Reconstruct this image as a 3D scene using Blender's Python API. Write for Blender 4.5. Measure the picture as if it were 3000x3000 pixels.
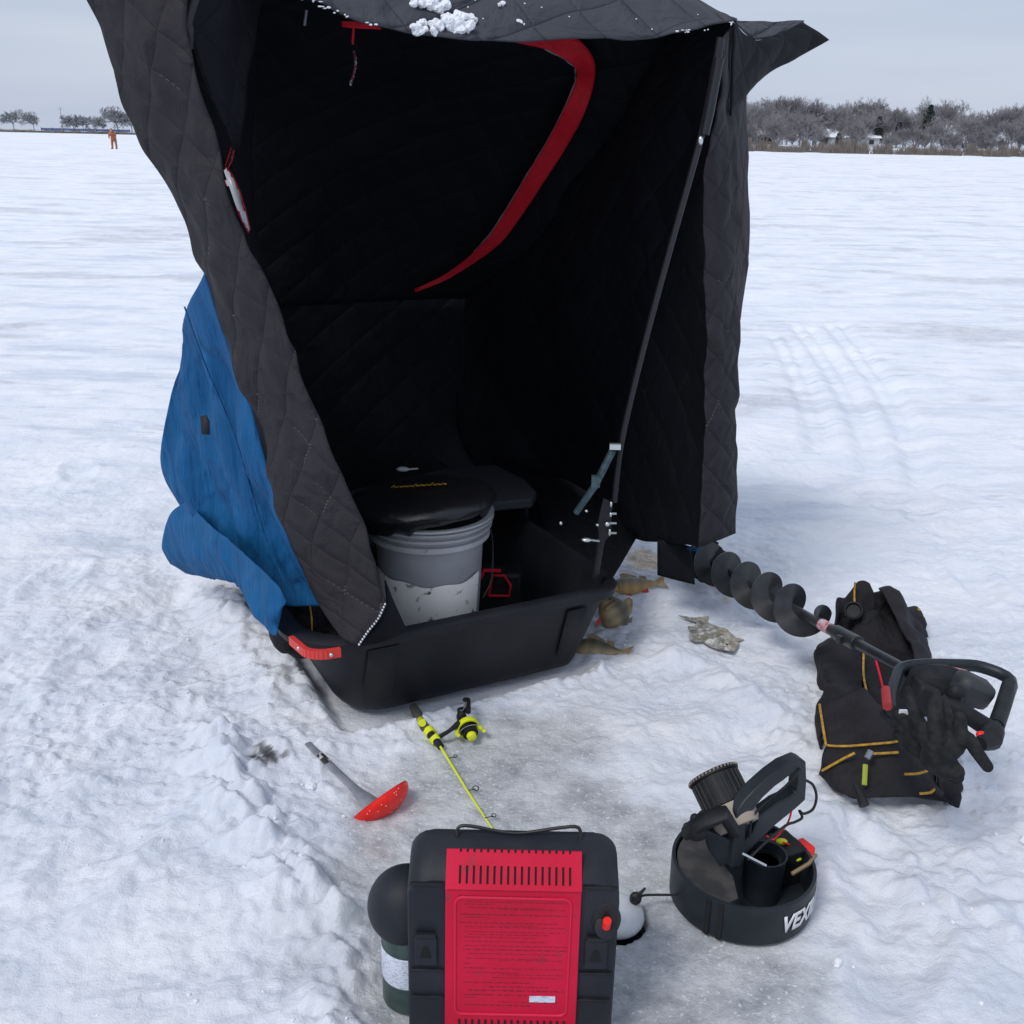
import bpy, bmesh, math, random
import numpy as np
from mathutils import Vector, Matrix, noise as mn
random.seed(7); rng = np.random.default_rng(7)
scene = bpy.context.scene
for o in list(bpy.data.objects): bpy.data.objects.remove(o)
R_ = math.radians
# ------------------------------------------------------------ camera
EYE = Vector((0, 0, 1.40)); FPX = 3000.0
cd = bpy.data.cameras.new('camera'); cam = bpy.data.objects.new('camera', cd)
scene.collection.objects.link(cam)
RM = Matrix.Rotation(R_(90 - 20.0), 4, 'X') @ Matrix.Rotation(R_(1.25), 4, 'Z')
cam.matrix_world = Matrix.Translation(EYE) @ RM
cd.sensor_width = 36; cd.lens = 36.0; cd.clip_end = 3000; cd.clip_start = 0.02
scene.camera = cam
# ------------------------------------------------------------ world, sun, exposure
SUN_EL, SUN_AZ = R_(52), R_(-140)      # azimuth measured from +Y towards +X
w = bpy.data.worlds.new('World'); scene.world = w; w.use_nodes = True
nt = w.node_tree; nt.nodes.clear()
out = nt.nodes.new('ShaderNodeOutputWorld'); bg = nt.nodes.new('ShaderNodeBackground')
sky = nt.nodes.new('ShaderNodeTexSky'); sky.sky_type = 'NISHITA'; sky.sun_disc = False
sky.sun_elevation = SUN_EL; sky.sun_rotation = SUN_AZ % (2*math.pi); sky.dust_density = 3
tc = nt.nodes.new('ShaderNodeTexCoord'); mp = nt.nodes.new('ShaderNodeMapping')
mp.inputs['Scale'].default_value = (1.2, 1.2, 9)
no = nt.nodes.new('ShaderNodeTexNoise'); no.inputs['Scale'].default_value = 1.6; no.inputs['Detail'].default_value = 5
no.inputs['Roughness'].default_value = .5
cr = nt.nodes.new('ShaderNodeValToRGB')
cr.color_ramp.elements[0].position = .3; cr.color_ramp.elements[0].color = (4.5, 5.2, 6.6, 1)
cr.color_ramp.elements[1].position = .7; cr.color_ramp.elements[1].color = (5.6, 6.15, 7.2, 1)
mx = nt.nodes.new('ShaderNodeMixRGB'); mx.inputs[0].default_value = .88
nt.links.new(tc.outputs['Generated'], mp.inputs[0]); nt.links.new(mp.outputs[0], no.inputs['Vector'])
nt.links.new(no.outputs['Fac'], cr.inputs[0]); nt.links.new(sky.outputs[0], mx.inputs[1]); nt.links.new(cr.outputs[0], mx.inputs[2])
nt.links.new(mx.outputs[0], bg.inputs[0]); bg.inputs[1].default_value = .1
nt.links.new(bg.outputs[0], out.inputs[0])
sl = bpy.data.lights.new('sun', 'SUN'); sl.energy = 1.5; sl.angle = R_(18); sl.color = (1, .965, .92)
so = bpy.data.objects.new('sun', sl); scene.collection.objects.link(so)
sd = Vector((math.sin(SUN_AZ)*math.cos(SUN_EL), math.cos(SUN_AZ)*math.cos(SUN_EL), math.sin(SUN_EL)))
so.rotation_euler = sd.to_track_quat('Z', 'Y').to_euler(); so.location = (0, -5, 8)
scene.view_settings.view_transform = 'Standard'; scene.view_settings.look = 'None'
scene.view_settings.exposure = 0.2; scene.view_settings.gamma = 1
scene.render.engine = 'CYCLES'
# ------------------------------------------------------------ placing helpers
def ray(px, py): return (RM.to_3x3() @ Vector(((px-1500)/FPX, -(py-1500)/FPX, -1)))
def W(px, py, Y):
    r = ray(px, py); return EYE + r*(Y/r.y)
def G(px, py, z=0.0):
    r = ray(px, py); return EYE + r*((z-EYE.z)/r.z)
def smooth(a, b, x):
    t = np.clip((x-a)/(b-a), 0, 1); return t*t*(3-2*t)
# ------------------------------------------------------------ materials
def mat(name, col, rough=.6, col2=None, nscale=20, bump=0, bscale=60, metal=0, stretch=None, thr=(.4, .6), spec=.5, bdist=.01, detail=4, speck=None):
    m = bpy.data.materials.new(name); m.use_nodes = True; t = m.node_tree
    b = t.nodes['Principled BSDF']; b.inputs['Base Color'].default_value = (*col, 1)
    b.inputs['Roughness'].default_value = rough; b.inputs['Metallic'].default_value = metal
    b.inputs['Specular IOR Level'].default_value = spec
    tc = t.nodes.new('ShaderNodeTexCoord'); mp = t.nodes.new('ShaderNodeMapping')
    t.links.new(tc.outputs['Object'], mp.inputs[0])
    if stretch: mp.inputs['Scale'].default_value = stretch
    if col2:
        n = t.nodes.new('ShaderNodeTexNoise'); n.inputs['Scale'].default_value = nscale; n.inputs['Detail'].default_value = detail
        r = t.nodes.new('ShaderNodeValToRGB'); r.color_ramp.elements[0].position = thr[0]; r.color_ramp.elements[1].position = thr[1]
        r.color_ramp.elements[0].color = (*col, 1); r.color_ramp.elements[1].color = (*col2, 1)
        t.links.new(mp.outputs[0], n.inputs['Vector']); t.links.new(n.outputs['Fac'], r.inputs[0]); t.links.new(r.outputs[0], b.inputs['Base Color'])
    if speck:
        sc_, sn, st_ = speck; n = t.nodes.new('ShaderNodeTexNoise'); n.inputs['Scale'].default_value = sn; n.inputs['Detail'].default_value = 8; n.inputs['Roughness'].default_value = .7
        r = t.nodes.new('ShaderNodeValToRGB'); r.color_ramp.elements[0].position = st_; r.color_ramp.elements[1].position = st_+.05
        x = t.nodes.new('ShaderNodeMixRGB'); x.inputs[2].default_value = (*sc_, 1); x.inputs[1].default_value = (*col, 1)
        t.links.new(mp.outputs[0], n.inputs['Vector']); t.links.new(n.outputs['Fac'], r.inputs[0]); t.links.new(r.outputs[0], x.inputs[0])
        if b.inputs['Base Color'].is_linked: t.links.new(b.inputs['Base Color'].links[0].from_socket, x.inputs[1])
        t.links.new(x.outputs[0], b.inputs['Base Color'])
    if bump:
        n = t.nodes.new('ShaderNodeTexNoise'); n.inputs['Scale'].default_value = bscale; n.inputs['Detail'].default_value = 5
        bp = t.nodes.new('ShaderNodeBump'); bp.inputs['Strength'].default_value = bump; bp.inputs['Distance'].default_value = bdist
        t.links.new(mp.outputs[0], n.inputs['Vector']); t.links.new(n.outputs['Fac'], bp.inputs['Height']); t.links.new(bp.outputs[0], b.inputs['Normal'])
    return m
def quilt(name, col, stitch, size=.085, strength=.8, wr=14):
    m = mat(name, col, .75, spec=.25); t = m.node_tree; b = t.nodes['Principled BSDF']
    uv = t.nodes.new('ShaderNodeUVMap'); uv.uv_map = 'uv'
    mp = t.nodes.new('ShaderNodeMapping'); mp.inputs['Rotation'].default_value = (0, 0, R_(38)); mp.inputs['Scale'].default_value = (1/size, 1/size, 1)
    t.links.new(uv.outputs[0], mp.inputs[0])
    sx = t.nodes.new('ShaderNodeSeparateXYZ'); t.links.new(mp.outputs[0], sx.inputs[0])
    def M(op, a, bb=None, c=None):
        n = t.nodes.new('ShaderNodeMath'); n.operation = op
        for i, v in enumerate((a, bb, c)):
            if v is None: continue
            if isinstance(v, (int, float)): n.inputs[i].default_value = v
            else: t.links.new(v, n.inputs[i])
        return n.outputs[0]
    dx = M('ABSOLUTE', M('SUBTRACT', M('FRACT', sx.outputs[0]), .5)); dy = M('ABSOLUTE', M('SUBTRACT', M('FRACT', sx.outputs[1]), .5))
    e = M('SUBTRACT', .5, M('MAXIMUM', dx, dy))                 # 0 at the stitching
    puff = M('POWER', M('MINIMUM', M('MULTIPLY', e, 4), 1), .5)
    n = t.nodes.new('ShaderNodeTexNoise'); n.inputs['Scale'].default_value = wr; n.inputs['Detail'].default_value = 6; n.inputs['Distortion'].default_value = 1.2
    t.links.new(uv.outputs[0], n.inputs['Vector'])
    h = M('ADD', M('MULTIPLY', puff, .5), M('MULTIPLY', n.outputs['Fac'], 1.3))
    bp = t.nodes.new('ShaderNodeBump'); bp.inputs['Strength'].default_value = strength; bp.inputs['Distance'].default_value = .014
    t.links.new(h, bp.inputs['Height']); t.links.new(bp.outputs[0], b.inputs['Normal'])
    n2 = t.nodes.new('ShaderNodeTexNoise'); n2.inputs['Scale'].default_value = 9; t.links.new(uv.outputs[0], n2.inputs['Vector'])
    dash = M('GREATER_THAN', M('FRACT', M('MULTIPLY', M('ADD', sx.outputs[0], sx.outputs[1]), 7)), .45)
    s = M('MULTIPLY', M('MULTIPLY', M('LESS_THAN', e, .010), M('GREATER_THAN', n2.outputs['Fac'], .62)), dash)
    mx = t.nodes.new('ShaderNodeMixRGB'); mx.inputs[1].default_value = (*col, 1); mx.inputs[2].default_value = (*stitch, 1)
    t.links.new(s, mx.inputs[0])
    n3 = t.nodes.new('ShaderNodeTexNoise'); n3.inputs['Scale'].default_value = 3; n3.inputs['Detail'].default_value = 8
    t.links.new(uv.outputs[0], n3.inputs['Vector'])
    mm = t.nodes.new('ShaderNodeMixRGB'); mm.blend_type = 'MULTIPLY'; mm.inputs[0].default_value = 1
    v = M('ADD', .75, M('MULTIPLY', n3.outputs['Fac'], .5)); t.links.new(mx.outputs[0], mm.inputs[1]); t.links.new(v, mm.inputs[2])
    t.links.new(mm.outputs[0], b.inputs['Base Color'])
    return m
M_ = dict(
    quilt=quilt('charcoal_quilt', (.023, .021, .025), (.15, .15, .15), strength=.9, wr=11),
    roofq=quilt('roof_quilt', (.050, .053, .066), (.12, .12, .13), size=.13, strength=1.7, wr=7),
    lining=quilt('shaded_lining', (.0035, .0045, .008), (.025, .025, .03), size=.11, strength=.6, wr=8),  # shelter cloth darkened: shade of the unlit inside put into the colour
    blue=mat('blue_nylon', (.004, .078, .21), .7, col2=(.007, .100, .26), nscale=5, bump=1.0, bscale=15, stretch=(2.4, 2.4, .35), bdist=.026, spec=.2),
    black=mat('black_plastic', (.007, .008, .010), .6, col2=(.014, .015, .018), nscale=30, bump=.15, bscale=200, bdist=.002, spec=.3),
    sled=mat('black_sled_plastic', (.008, .009, .013), .55, col2=(.014, .015, .020), nscale=7, bump=.25, bscale=45, bdist=.004, speck=((.10, .105, .115), 24, .68), spec=.3),
    patch=mat('black_rubber', (.005, .006, .008), .7),
    dark=mat('dark_grey_plastic', (.010, .014, .019), .45, col2=(.018, .023, .029), nscale=14, bump=.1, bscale=150, bdist=.002, speck=((.13, .13, .13), 45, .67), spec=.35),
    heat=mat('heater_shell', (.010, .012, .018), .55, col2=(.018, .020, .027), nscale=9, bump=.25, bscale=300, bdist=.002, speck=((.11, .105, .10), 30, .67), spec=.3),
    red=mat('red_sheet_metal', (.50, .002, .030), .5, col2=(.60, .004, .045), nscale=5, bump=.05, bscale=80, spec=.25, detail=7, speck=((.30, .02, .04), 14, .60)),
    redl=mat('red_emboss', (.60, .010, .055), .5, spec=.3),
    text=mat('printed_text', (.12, .004, .018), .6),
    redfab=mat('red_webbing', (.62, .003, .018), .7, col2=(.70, .005, .024), nscale=40, bump=.3, bscale=200),
    redp=mat('red_plastic', (.86, .018, .014), .4, col2=(.92, .035, .025), nscale=30, spec=.3),
    orange=mat('orange_red_plastic', (.68, .05, .04), .4),
    white=mat('white_plastic', (.75, .76, .78), .45, col2=(.62, .64, .66), nscale=20),
    silver=mat('bright_metal', (.6, .65, .66), .3, metal=.8),
    teal=mat('galvanised_tube', (.05, .09, .11), .4, metal=.5, col2=(.08, .13, .15), nscale=60),
    pole=mat('grey_pole', (.016, .017, .021), .4, metal=.3),
    green=mat('green_steel', (.02, .05, .045), .35, col2=(.04, .07, .06), nscale=40),
    label=mat('paper_label', (.62, .66, .76), .5, col2=(.35, .38, .48), nscale=150, thr=(.52, .62), stretch=(1, 1, 3)),
    yellow=mat('yellow_paint', (.72, .78, .02), .35),
    gold=mat('gold_piping', (.55, .31, .03), .6, col2=(.35, .19, .02), nscale=80),
    cork=mat('grey_foam', (.06, .055, .05), .9, col2=(.10, .09, .08), nscale=120),
    bag=mat('black_canvas', (.011, .011, .014), .8, col2=(.018, .016, .020), nscale=10, bump=1.0, bscale=14, bdist=.03, spec=.3),
    glove=mat('black_knit', (.012, .013, .014), .85, col2=(.024, .025, .026), nscale=50, bump=.6, bscale=120, bdist=.004, spec=.2),
    auger=mat('dark_steel', (.014, .015, .017), .38, col2=(.030, .032, .035), nscale=18, spec=.4),
    wire=mat('wire_black', (.01, .01, .012), .5),
    beige=mat('beige_plastic', (.32, .27, .22), .6),
    grey=mat('grey_aluminium', (.17, .185, .215), .5, col2=(.22, .235, .27), nscale=40),
    snowc=mat('snow_lump', (.80, .82, .86), .7, bump=.6, bscale=90),
    person=mat('orange_suit', (.42, .14, .06), .8, col2=(.30, .09, .05), nscale=4),
    skin=mat('skin', (.45, .26, .18), .6),
    pane=mat('vinyl_window', (.42, .44, .48), .3),
    seat=mat('seat_fabric', (.022, .026, .036), .85),
)
# ------------------------------------------------------------ mesh kit
class MB:
    def __init__(s): s.v = []; s.f = []
    def add(s, vs, fs):
        k = len(s.v); s.v += [Vector(v) for v in vs]; s.f += [tuple(i+k for i in f) for f in fs]; return s
    def box(s, c, d, rot=None):
        c = Vector(c); vs = []
        for x in (-1, 1):
            for y in (-1, 1):
                for z in (-1, 1):
                    p = Vector((x*d[0]/2, y*d[1]/2, z*d[2]/2))
                    if rot is not None: p = rot @ p
                    vs.append(p+c)
        return s.add(vs, [(0,1,3,2), (4,6,7,5), (0,4,5,1), (2,3,7,6), (0,2,6,4), (1,5,7,3)])
    def tube(s, pts, r, n=10, cap=True, smoothn=0, squash=None):
        pts = [Vector(p) for p in pts]; rs = list(r) if hasattr(r, '__len__') else [r]*len(pts)
        if smoothn:
            q = catmull(pts, smoothn); rr = []
            for i in range(len(q)):
                t = i/(len(q)-1)*(len(pts)-1); a = min(int(t), len(pts)-2); rr.append(rs[a]*(1-(t-a))+rs[a+1]*(t-a))
            pts, rs = q, rr
        vs = []; fs = []; m = len(pts)
        t0 = (pts[1]-pts[0]).normalized(); up = Vector((0, 0, 1)) if abs(t0.z) < .9 else Vector((1, 0, 0))
        nrm = (up-t0*up.dot(t0)).normalized()
        for i, p in enumerate(pts):
            t = (pts[min(i+1, m-1)]-pts[max(i-1, 0)]).normalized()
            nrm = (nrm-t*nrm.dot(t)); nrm = nrm.normalized() if nrm.length > 1e-6 else t.orthogonal().normalized()
            b = t.cross(nrm); sq = squash or 1
            for k in range(n):
                a = 2*math.pi*k/n; vs.append(p+(nrm*math.cos(a)*sq+b*math.sin(a))*rs[i])
        for i in range(m-1):
            for k in range(n):
                fs.append((i*n+k, i*n+(k+1) % n, (i+1)*n+(k+1) % n, (i+1)*n+k))
        if cap: fs += [tuple(range(n))[::-1], tuple(range((m-1)*n, m*n))]
        return s.add(vs, fs)
    def lathe(s, prof, c=(0, 0, 0), rot=None, n=48, closed=False, cap=True):
        c = Vector(c); vs = []; fs = []; m = len(prof)
        for r, z in prof:
            for k in range(n):
                a = 2*math.pi*k/n; p = Vector((r*math.cos(a), r*math.sin(a), z))
                if rot is not None: p = rot @ p
                vs.append(p+c)
        for i in range(m-1):
            for k in range(n): fs.append((i*n+k, i*n+(k+1) % n, (i+1)*n+(k+1) % n, (i+1)*n+k))
        if cap: fs += [tuple(range(n))[::-1], tuple(range((m-1)*n, m*n))]
        return s.add(vs, fs)
    def ell(s, c, r, rot=None, n=20, m=12):
        prof = []; 
        c = Vector(c); vs = []; fs = []
        for i in range(m+1):
            t = math.pi*i/m; rr, z = max(math.sin(t), .02), -math.cos(t)
            for k in range(n):
                a = 2*math.pi*k/n; p = Vector((rr*math.cos(a)*r[0], rr*math.sin(a)*r[1], z*r[2]))
                if rot is not None: p = rot @ p
                vs.append(p+c)
        for i in range(m):
            for k in range(n): fs.append((i*n+k, i*n+(k+1) % n, (i+1)*n+(k+1) % n, (i+1)*n+k))
        fs += [tuple(range(n))[::-1], tuple(range(m*n, (m+1)*n))]
        return s.add(vs, fs)
    def prism(s, poly, d):           # closed polygon of world points extruded by vector d
        poly = [Vector(p) for p in poly]; n = len(poly); d = Vector(d)
        return s.add(poly+[p+d for p in poly], [tuple(range(n))[::-1], tuple(range(n, 2*n))]+[(i, (i+1) % n, n+(i+1) % n, n+i) for i in range(n)])
    def ring(s, o, i_, d):           # outer and inner loops of same count extruded by d
        o = [Vector(p) for p in o]; i_ = [Vector(p) for p in i_]; n = len(o); d = Vector(d)
        fs = []
        for k in range(n):
            j = (k+1) % n
            fs += [(k, j, n+j, n+k), (2*n+k, 3*n+k, 3*n+j, 2*n+j), (k, 2*n+k, 2*n+j, j), (n+k, n+j, 3*n+j, 3*n+k)]
        return s.add(o+i_+[p+d for p in o]+[p+d for p in i_], fs)
def catmull(P, n):
    P = [Vector(p) for p in P]
    if len(P) == 2: return [P[0].lerp(P[1], i/n) for i in range(n+1)]
    Q = [P[0]*2-P[1]]+P+[P[-1]*2-P[-2]]; out = []
    for i in range(1, len(Q)-2):
        for k in range(n):
            t = k/n; a, b, c, d = Q[i-1], Q[i], Q[i+1], Q[i+2]
            out.append(.5*((2*b)+(c-a)*t+(2*a-5*b+4*c-d)*t*t+(3*b-a-3*c+d)*t**3))
    out.append(P[-1]); return out
def link(name, me, m, parent=None, world=True, bevel=0, smoothang=40, solid=0, label=None):
    o = bpy.data.objects.new(name, me); scene.collection.objects.link(o)
    if m: me.materials.append(m)
    if parent is not None:
        o.parent = parent
        if world: o.matrix_parent_inverse = (Matrix.Translation(parent.location) @ parent.rotation_euler.to_matrix().to_4x4()).inverted()
    if solid:
        md = o.modifiers.new('solid', 'SOLIDIFY'); md.thickness = solid; md.offset = 0
    if bevel:
        md = o.modifiers.new('bevel', 'BEVEL'); md.width = bevel; md.segments = 2; md.limit_method = 'ANGLE'; md.angle_limit = R_(35)
    if smoothang:
        me.shade_smooth()
        try: me.set_sharp_from_angle(angle=R_(smoothang))
        except Exception: pass
    if label: o['label'] = label
    return o
def obj(name, mb, m, parent=None, world=True, **kw):
    me = bpy.data.meshes.new(name); me.from_pydata([tuple(v) for v in mb.v], [], mb.f); me.validate()
    bm = bmesh.new(); bm.from_mesh(me); bmesh.ops.recalc_face_normals(bm, faces=bm.faces); bm.to_mesh(me); bm.free()
    return link(name, me, m, parent, world, **kw)
def tag(o, label, cat, group=None):
    o['label'] = label; o['category'] = cat
    if group: o['group'] = group
    return o
def thing(name, label, cat, loc=(0, 0, 0), rotz=0, group=None):
    o = bpy.data.objects.new(name, None); scene.collection.objects.link(o); o.empty_display_size = .05
    o.location = loc; o.rotation_euler = (0, 0, rotz); return tag(o, label, cat, group)
def surf(name, rows, nu, nv, m, parent, wrinkle=.004, wscale=7, ws=(1, 1, 1), solid=.004, keep=None, label=None, puff=0, edge=0, crease=0):
    """surface through a grid of world points, smoothly interpolated, with folds"""
    A = [catmull(r, nu) for r in rows]; cols = list(zip(*A)); B = [catmull(c, nv) for c in cols]   # B[col][row]
    nc, nr = len(B), len(B[0]); me = bpy.data.meshes.new(name); vs = []; uvs = []
    us = [0]
    for c in range(1, nc): us.append(us[-1]+sum((B[c][r]-B[c-1][r]).length for r in (0, nr//2, nr-1))/3)
    for c in range(nc):
        acc = 0
        for r in range(nr):
            if r: acc += (B[c][r]-B[c][r-1]).length
            p = B[c][r]; du = B[min(c+1, nc-1)][r]-B[max(c-1, 0)][r]; dv = B[c][min(r+1, nr-1)]-B[c][max(r-1, 0)]
            n = du.cross(dv); n = n.normalized() if n.length > 1e-9 else Vector((0, -1, 0))
            q = Vector((p.x*ws[0], p.y*ws[1], p.z*ws[2]))*wscale
            d = wrinkle*(mn.noise(q)+.5*mn.noise(q*2.3)+.9*(abs(mn.noise(q*1.4+Vector((5, 3, 1))))-.3))
            if puff: d += puff*math.sin(math.pi*c/(nc-1))*math.sin(math.pi*r/(nr-1))
            if crease:
                qs = Vector((p.x*11, p.y*11, p.z*3.2)); qs += 1.1*mn.noise_vector(p*6); d += crease*((1-abs(mn.noise(qs)))**7-.25) + crease*.6*((1-abs(mn.noise(qs.yzx*1.7)))**7-.25)
            if edge: d *= 1-edge+edge*min(1, 2.2*math.sin(math.pi*c/(nc-1)), 1 if not crease else 2.2*math.sin(math.pi*r/(nr-1)))
            vs.append(p+n*d); uvs.append((us[c], acc))
    fs = []
    for c in range(nc-1):
        for r in range(nr-1):
            f = (c*nr+r, c*nr+r+1, (c+1)*nr+r+1, (c+1)*nr+r)
            if keep and not keep(sum((vs[i] for i in f), Vector())/4): continue
            fs.append(f)
    me.from_pydata([tuple(v) for v in vs], [], fs); uvl = me.uv_layers.new(name='uv')
    li = np.zeros(len(me.loops), dtype=np.int32); me.loops.foreach_get('vertex_index', li)
    uvl.data.foreach_set('uv', np.array(uvs, dtype=np.float32)[li].ravel())
    return link(name, me, m, parent, True, smoothang=0 or 180, solid=solid, label=label)
def PY(l): return [W(*p) for p in l]
def px_of(p):
    q = (RM.to_3x3().transposed() @ (Vector(p)-EYE)); return (1500+FPX*q.x/-q.z, 1500-FPX*q.y/-q.z)
def inpoly(x, y, P):
    c = False
    for i in range(len(P)):
        (x1, y1), (x2, y2) = P[i-1], P[i]
        if (y1 > y) != (y2 > y) and x < (x2-x1)*(y-y1)/(y2-y1)+x1: c = not c
    return c
# ------------------------------------------------------------ snow-covered lake
_perm = rng.permutation(4096); _gr = rng.uniform(0, 2*np.pi, 4096)
def gn(x, y, seed=0):
    xi = np.floor(x).astype(np.int64); yi = np.floor(y).astype(np.int64); xf = x-xi; yf = y-yi
    u = xf**3*(xf*(xf*6-15)+10); v = yf**3*(yf*(yf*6-15)+10)
    def g(ix, iy, dx, dy):
        a = _gr[_perm[(_perm[(ix+seed*131) % 4096]+iy) % 4096]]; return np.cos(a)*dx+np.sin(a)*dy
    a = g(xi, yi, xf, yf); b = g(xi+1, yi, xf-1, yf); c = g(xi, yi+1, xf, yf-1); d = g(xi+1, yi+1, xf-1, yf-1)
    return 1.5*((a*(1-u)+b*u)*(1-v)+(c*(1-u)+d*u)*v)
def fbm(x, y, o=4, seed=0, gain=.5):
    s = 0; a = 1
    for i in range(o): s = s+a*gn(x*2.03**i, y*2.03**i, seed+i); a *= gain
    return s
def blob(x, y, px, py, rx, ry=None):
    c = G(px, py); ry = ry or rx
    return np.exp(-(((x-c.x)/rx)**2+((y-c.y)/ry)**2))
def seg(x, y, pts, wd):        # closeness to a ground polyline given in photo points
    P = [G(*p) for p in pts]; d = np.full(np.shape(x), 1e9)
    for a, b in zip(P[:-1], P[1:]):
        ax, ay, bx, by = a.x, a.y, b.x, b.y; L2 = (bx-ax)**2+(by-ay)**2
        t = np.clip(((x-ax)*(bx-ax)+(y-ay)*(by-ay))/L2, 0, 1); d = np.minimum(d, np.hypot(x-ax-t*(bx-ax), y-ay-t*(by-ay)))
    return np.exp(-(d/wd)**2)
def ice_mask(x, y):
    s = 0
    for px, py, rx, ry, a in [(1480, 2180, .20, .18, 1.0), (1250, 2330, .22, .14, .9), (1550, 2330, .22, .2, .9), (1130, 2520, .13, .14, .8), (1200, 2800, .22, .28, .65),
                        (1500, 2700, .3, .3, .9), (1900, 2450, .16, .12, .5), (1900, 2700, .2, .2, 1), (2200, 2780, .3, .16, .75), (1850, 2950, .35, .15, .9), (1620, 2120, .15, .12, .6), (2000, 2400, .12, .1, .3)]:
        s = s+a*blob(x, y, px, py, rx, ry)
    s = s+.35*fbm(x*6, y*6, 4, 3)
    return smooth(.30, 1.20, s)
# sled frame in plan
SO = Vector((.287, 2.53, 0)); TH = R_(28); SU = Vector((math.cos(TH), math.sin(TH), 0)); SV = Vector((-math.sin(TH), math.cos(TH), 0))
def S(u, v, z): return SO+SU*u+SV*v+Vector((0, 0, z))
def height(x, y):
    d = np.hypot(x, y); ice = ice_mask(x, y)
    far = smooth(3.0, 7.0, d)
    wind = .012*fbm(x*.5, y*1.0, 3, 11)+.016*np.clip(fbm(x*1.3, y*2.4, 5, 12, .6)-.1, 0, 1)+.005*fbm(x*5, y*8, 3, 13)
    near = .019*fbm(x*2.6, y*2.6, 3, 21)+.0042*fbm(x*8, y*8, 3, 22, .5)+.0022*fbm(x*42, y*42, 2, 27)+.0048*fbm(x*17, y*17, 3, 23, .6)*(1+.8*gn(x*1.3, y*1.3, 24))
    lum = np.clip(fbm(x*22, y*22, 3, 25, .6)-.08, 0, 1)*.017*smooth(-.3, .5, gn(x*1.1+7, y*1.1, 26))
    tramp = smooth(3.8, 2.4, d)
    h = near*(1-far)*(1-.82*ice)+wind*(.25+far*.75)*(1+np.clip(d/60, 0, 2))*smooth(120, 60, d) + lum*tramp*(1-.8*ice)
    h = h-.010*ice+.0018*fbm(x*40, y*40, 2, 31)*ice
    bank = seg(x, y, [(640, 2180), (700, 2350), (830, 2530), (960, 2680), (1050, 2960)], .085)
    h = h+bank*(.024+.065*np.abs(fbm(x*10, y*10, 3, 41))) * (1-.6*ice)
    h = h+.035*blob(x, y, 500, 2650, .22, .2)+.03*blob(x, y, 850, 2210, .10, .08)
    rdg = seg(x, y, [(1900, 1900), (2050, 1960), (2200, 2050), (2370, 2200)], .07); h = h+rdg*(.025+.02*fbm(x*9, y*9, 3, 43))
    h = h-.03*seg(x, y, [(2050, 2200), (2250, 2130)], .06)-.025*blob(x, y, 2170, 1790, .12, .1)
    h = h+.03*seg(x, y, [(1750, 1960), (1500, 2010), (1250, 2060)], .035)*(.6+np.abs(fbm(x*20, y*20, 2, 47))*1.3)
    h = h+.05*seg(x, y, [(2480, 2420), (2700, 2560), (2900, 2700)], .1)*np.abs(fbm(x*6, y*6, 3, 48))
    # snowmobile / sled tracks on the right
    for k, pl in enumerate([[(2330, 960), (2385, 1030), (2440, 1110), (2490, 1200), (2525, 1290), (2545, 1380)], [(2425, 950), (2490, 1030), (2560, 1120), (2620, 1220), (2660, 1320), (2680, 1420)], [(2270, 990), (2305, 1060), (2340, 1140), (2370, 1230), (2390, 1310)]]):
        h = h-.028*seg(x, y, pl, .045)-.028*seg(x, y, [(a+40, b_) for a, b_ in pl], .045)
    # footprints
    for px, py in [(250, 1950), (420, 2160), (150, 2280), (330, 2480), (160, 1700), (420, 1780), (600, 1900), (2700, 1500), (2860, 1700), (2450, 1450), (2560, 2560), (2880, 2350), (120, 2700), (2640, 2800), (230, 1380)]:
        c = G(px, py); a = (px*7 % 30)/20-.6; dx, dy = x-c.x, y-c.y; u = dx*math.cos(a)+dy*math.sin(a); v = -dx*math.sin(a)+dy*math.cos(a)
        q = (u/.065)**2+(v/.15)**2; h = h-.015*np.exp(-q*q)+.006*np.exp(-(q-1.7)**2*2)
    # flat beds under sled, heater, sonar
    u = (x-SO.x)*SU.x+(y-SO.y)*SU.y; v = (x-SO.x)*SV.x+(y-SO.y)*SV.y
    bed = smooth(-.80, -.74, u)*smooth(.02, -.06, u)*smooth(.0, .09, v)*smooth(1.6, 1.4, v)
    h = h*(1-bed)-.03*bed
    for cx, cy, r in BEDS:
        b = smooth(r+.06, r-.01, np.hypot(x-cx, y-cy)); h = h*(1-b)-.004*b
    h = h+(.045+.02*np.abs(fbm(x*12, y*12, 2, 51)))*smooth(-1.0, -.86, u)*smooth(-.73, -.79, u)*smooth(.0, .25, v)*smooth(1.7, 1.4, v)
    hb = smooth(HC[2], HC[2]-.012, np.hypot(x-HC[0], y-HC[1])); h = h-.10*hb
    shore = smooth(236, 262, y)*1.5*smooth(20, 60, x); h = h+shore
    return h
_h = G(1790, 2672); HC = (_h.x, _h.y, .073)
BEDS = [(.467, 1.65, .13), (0, 1.40, .14), (-.1, 1.38, .1), (.1, 1.38, .1)]
def gz(x, y): return float(height(np.array([x]), np.array([y]))[0])
def axis(a, b, step, lo, hi, g=1.045, g2=1.025, mid=3.0):
    c = list(np.arange(a, b, step)); s = step; p = c[-1]
    while p < hi: s *= (g if p < mid else g2); p += s; c.append(p)
    s = step; p = c[0]; pre = []
    while p > lo: s *= (g if p > -mid else g2); p -= s; pre.append(p)
    return np.array(pre[::-1]+c)
X = axis(-1.35, 1.35, .0065, -900, 900, 1.008, 1.026, 3.0); Y = axis(1.05, 3.5, .0065, -30, 1500, 1.007, 1.020, 6.8)
gx, gy = np.meshgrid(X, Y); gxf, gyf = gx.ravel(), gy.ravel()
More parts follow.
